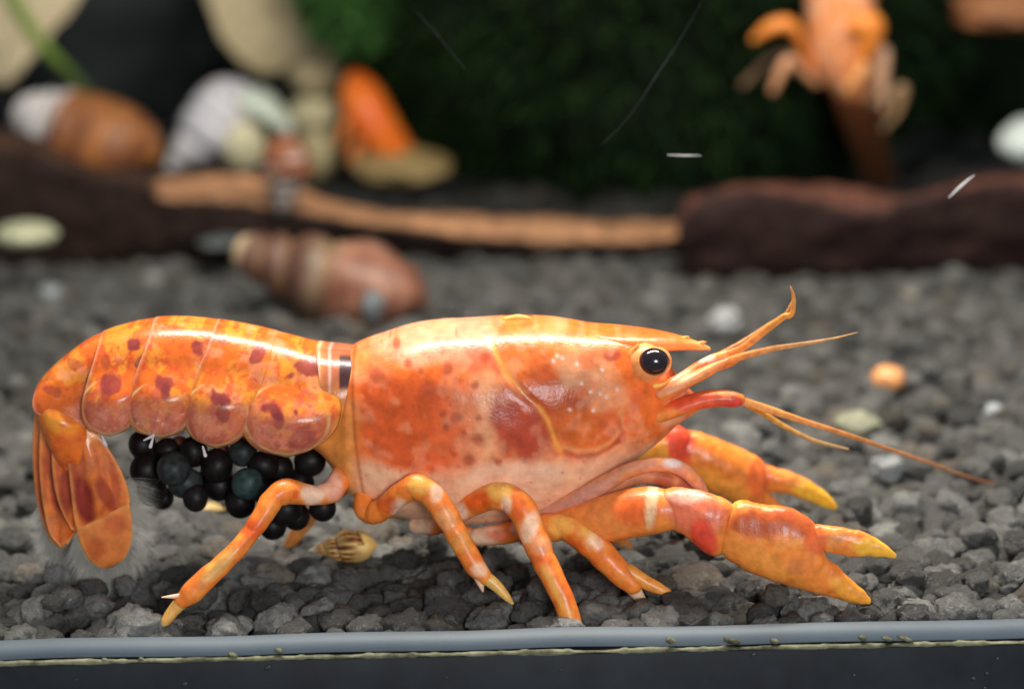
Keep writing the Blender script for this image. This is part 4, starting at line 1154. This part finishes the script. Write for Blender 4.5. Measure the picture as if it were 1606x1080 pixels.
# claws
def claw(arm_st, wrist_st, palm_st, fixed_st, move_st, bands, name='claw'):
    V, F = loft(arm_st, 50, 28)
    o = obj(name, V, F, M['limb'], cray, color=limb_color(V, bands))
    for nm, st, n_ in (('wrist', wrist_st, 40), ('palm', palm_st, 70), ('movable_finger', move_st, 46)):
        if st:
            V, F = loft([(a, b, c, d, e_, h_ * .78) for a, b, c, d, e_, h_ in st], n_ * 2, 48, .9)
            D = np.array([mnoise.noise_vector(Vector(p * 3)) * .022 + mnoise.noise_vector(Vector(p * 11)) * .010 for p in V])
            obj(nm, V + D, F, M['limb'], o, color=limb_color(V, bands))
    return o
NB = [(955, 800, 60, 40, 0, (.88, .30, .08), .4), (1000, 800, 36, 22, 0, BR, .5), (1022, 785, 8, 40, 5, (.95, .66, .36), .8), (1090, 800, 44, 34, 20, (.86, .22, .10), .9), (1075, 778, 30, 10, 0, (.92, .50, .36), .7), (1105, 845, 18, 26, -30, (.84, .09, .04), .9),
      (1155, 787, 8, 8, 0, YL, 1), (1190, 822, 48, 18, 0, (.55, .12, .03), .8), (1245, 818, 30, 18, 20, (.58, .12, .03), .7), (1280, 848, 16, 18, 0, (.86, .14, .05), .5), (1200, 880, 60, 14, 28, (.92, .38, .06), .5), (1250, 890, 14, 10, 0, (.66, .22, .06), .5), (1310, 845, 14, 10, 0, (.76, .36, .12), .5),
      (1375, 862, 34, 14, 10, (.98, .54, .05), .9), (1340, 930, 40, 14, 25, (.92, .42, .05), .8)]
claw([(870, 800, 875, 842, -.9, .24), (900, 792, 905, 850, -1.05, .30), (945, 778, 952, 848, -1.25, .34), (990, 766, 1000, 840, -1.4, .36), (1025, 764, 1035, 834, -1.5, .36), (1046, 768, 1052, 830, -1.55, .30)],
     [(1034, 770, 1046, 826, -1.55, .30), (1055, 765, 1068, 836, -1.6, .35), (1085, 768, 1090, 852, -1.65, .38), (1115, 775, 1108, 866, -1.7, .38), (1140, 784, 1122, 870, -1.72, .33), (1152, 794, 1136, 866, -1.74, .22)],
     [(1140, 800, 1120, 848, -1.72, .26), (1158, 786, 1134, 868, -1.75, .36), (1195, 790, 1168, 892, -1.8, .42), (1235, 796, 1205, 908, -1.85, .43), (1265, 810, 1240, 918, -1.88, .40), (1288, 838, 1264, 925, -1.9, .33),
      (1297, 872, 1288, 932, -1.92, .25), (1320, 893, 1312, 938, -1.95, .18), (1345, 917, 1340, 945, -1.97, .11), (1364, 938, 1362, 947, -2.0, .045)], None,
     [(1272, 822, 1268, 866, -1.9, .20), (1292, 824, 1290, 862, -1.93, .22), (1320, 828, 1316, 868, -1.98, .20), (1350, 834, 1345, 871, -2.02, .17), (1378, 846, 1374, 872, -2.05, .12), (1398, 860, 1394, 874, -2.08, .07), (1406, 869, 1403, 875, -2.1, .03)], NB)
FB = [(1065, 690, 20, 30, -20, (.82, .10, .04), .85), (1020, 700, 24, 26, 0, (.95, .44, .06), .8), (1130, 725, 40, 24, 25, (.80, .26, .03), .7), (1190, 750, 16, 26, 0, (.86, .13, .04), .45), (1120, 760, 50, 16, 25, (.95, .42, .06), .6), (1240, 750, 30, 8, 20, (.80, .30, .06), .6), (1285, 780, 40, 14, 25, (.98, .55, .04), .9)]
claw([(960, 700, 965, 745, .9, .25), (990, 688, 995, 728, 1.2, .28), (1015, 678, 1018, 722, 1.4, .28), (1035, 680, 1036, 722, 1.5, .24)],
     [(1018, 682, 1012, 712, 1.5, .26), (1040, 668, 1032, 726, 1.55, .34), (1065, 668, 1056, 738, 1.6, .36), (1082, 676, 1074, 742, 1.65, .28)],
     [(1066, 678, 1060, 726, 1.65, .28), (1090, 675, 1078, 748, 1.7, .38), (1130, 690, 1110, 770, 1.75, .44), (1170, 707, 1150, 786, 1.8, .44), (1200, 728, 1178, 796, 1.85, .36), (1204, 768, 1196, 806, 1.88, .24), (1225, 790, 1216, 812, 1.9, .15), (1246, 808, 1240, 820, 1.92, .06)], None,
     [(1180, 722, 1172, 770, 1.85, .22), (1208, 730, 1202, 772, 1.85, .24), (1245, 742, 1238, 775, 1.85, .20), (1280, 760, 1272, 786, 1.85, .15), (1302, 778, 1296, 796, 1.85, .09), (1313, 794, 1308, 799, 1.85, .03)], FB)

# ------------------------------------------------------------------ the crayfish on the moss, and the one beside it
def small_cray(label, Y, bodyst, segs, limbs, col, col2):
    b0 = at(bodyst[0][0], bodyst[0][1], Y)
    root = empty('crayfish', (b0[0], Y, b0[2]))
    tag(root, label, 'crayfish', 'crayfish in the tank')
    V, F = loft(bodyst, 60, 30, 1, .4)
    x, y = proj(V)
    C = lerpc(np.ones((len(V), 3)) * np.array(col), col2, sstep(.4, .65, fbm(x / 22, y / 22)))
    obj('body', V, F, M['limb'], root, color=C)
    for st, c in segs:
        V, F = loft(st, 20, 24, 1, .5)
        obj('tail_segment', V, F, M['limb'], root, color=np.ones((len(V), 3)) * np.array(c))
    for nm, pts, c in limbs:
        V, F = tube(pts, 40, 12)
        obj(nm, V, F, M['limb'], root, color=np.ones((len(V), 3)) * np.array(c))
    return root
Ym = 26.3
small_cray('blurred orange crayfish clinging head up to the front of the dark moss', Ym,
           [(1255, -90, 1375, -90, Ym, .8), (1262, -40, 1374, -40, Ym, .9), (1264, 10, 1372, 10, Ym, .95), (1264, 50, 1376, 50, Ym + .1, 1.0), (1270, 90, 1370, 90, Ym + .2, .9), (1286, 122, 1368, 122, Ym + .3, .75), (1308, 148, 1370, 148, Ym + .4, .6)],
           [([(1302 + 9 * k, 140 + 24 * k, 1374 + 5 * k, 140 + 24 * k, Ym + .5 + .35 * k, .6 - .05 * k), (1310 + 9 * k, 168 + 24 * k, 1380 + 5 * k, 168 + 24 * k, Ym + .8 + .35 * k, .5 - .05 * k)],
             (.26 / (1 + .45 * k), .10 / (1 + .45 * k), .035 / (1 + .45 * k))) for k in range(6)],  # tail segments grow darker downward: shade put into their colour
           [('claw', [(1275, 108, Ym, 6), (1260, 80, Ym - .3, 7), (1248, 50, Ym - .6, 10), (1232, 38, Ym - .7, 12), (1205, 45, Ym - .7, 11), (1182, 62, Ym - .6, 5)], (.88, .34, .06)),
            ('claw', [(1340, 95, Ym - .4, 14), (1362, 70, Ym - .9, 18), (1366, 45, Ym - 1.0, 22), (1345, 40, Ym - 1.1, 16), (1332, 48, Ym - 1.0, 9)], (.90, .33, .05)),
            ('walking_leg', [(1280, 130, Ym, 7), (1258, 112, Ym - .3, 7), (1236, 96, Ym - .6, 9), (1224, 115, Ym - .6, 9), (1212, 142, Ym - .5, 6)], (.66, .38, .20)),
            ('walking_leg', [(1275, 125, Ym, 6), (1240, 84, Ym + .2, 6), (1210, 92, Ym + .3, 6), (1165, 134, Ym + .4, 5)], (.20, .14, .08)),
            ('walking_leg', [(1360, 150, Ym, 8), (1372, 120, Ym - .4, 8), (1384, 100, Ym - .6, 12), (1384, 130, Ym - .6, 9), (1386, 172, Ym - .5, 5)], (.62, .42, .26)),
            ('walking_leg', [(1365, 160, Ym, 6), (1395, 150, Ym, 7), (1416, 142, Ym, 9), (1408, 172, Ym, 7), (1386, 202, Ym, 4)], (.34, .24, .12)),
            ('walking_leg', [(1330, 140, Ym - .7, 9), (1346, 118, Ym - .9, 10), (1354, 104, Ym - .9, 10)], (.85, .45, .16))],
           (.86, .36, .12), (.90, .52, .30))
small_cray('vivid orange crayfish half hidden between cream pebbles and the foot of the moss', 33,
           [(540, 122, 562, 108, 33.4, .3), (532, 155, 592, 132, 33.1, .75), (548, 200, 616, 172, 32.9, .85), (574, 232, 634, 206, 32.9, .8), (604, 258, 654, 238, 33, .6), (640, 276, 672, 262, 33.2, .4)],
           [([(628, 262, 668, 246, 33, .5), (652, 282, 690, 268, 33.2, .45)], (.62, .26, .05))],
           [('walking_leg', [(560, 180, 32.6, 8), (540, 200, 32.4, 7), (532, 228, 32.3, 4)], (.70, .25, .05)),
            ('walking_leg', [(578, 215, 32.6, 8), (556, 235, 32.4, 7), (550, 258, 32.3, 4)], (.70, .25, .05))],
           (.90, .26, .03), (.80, .16, .02))
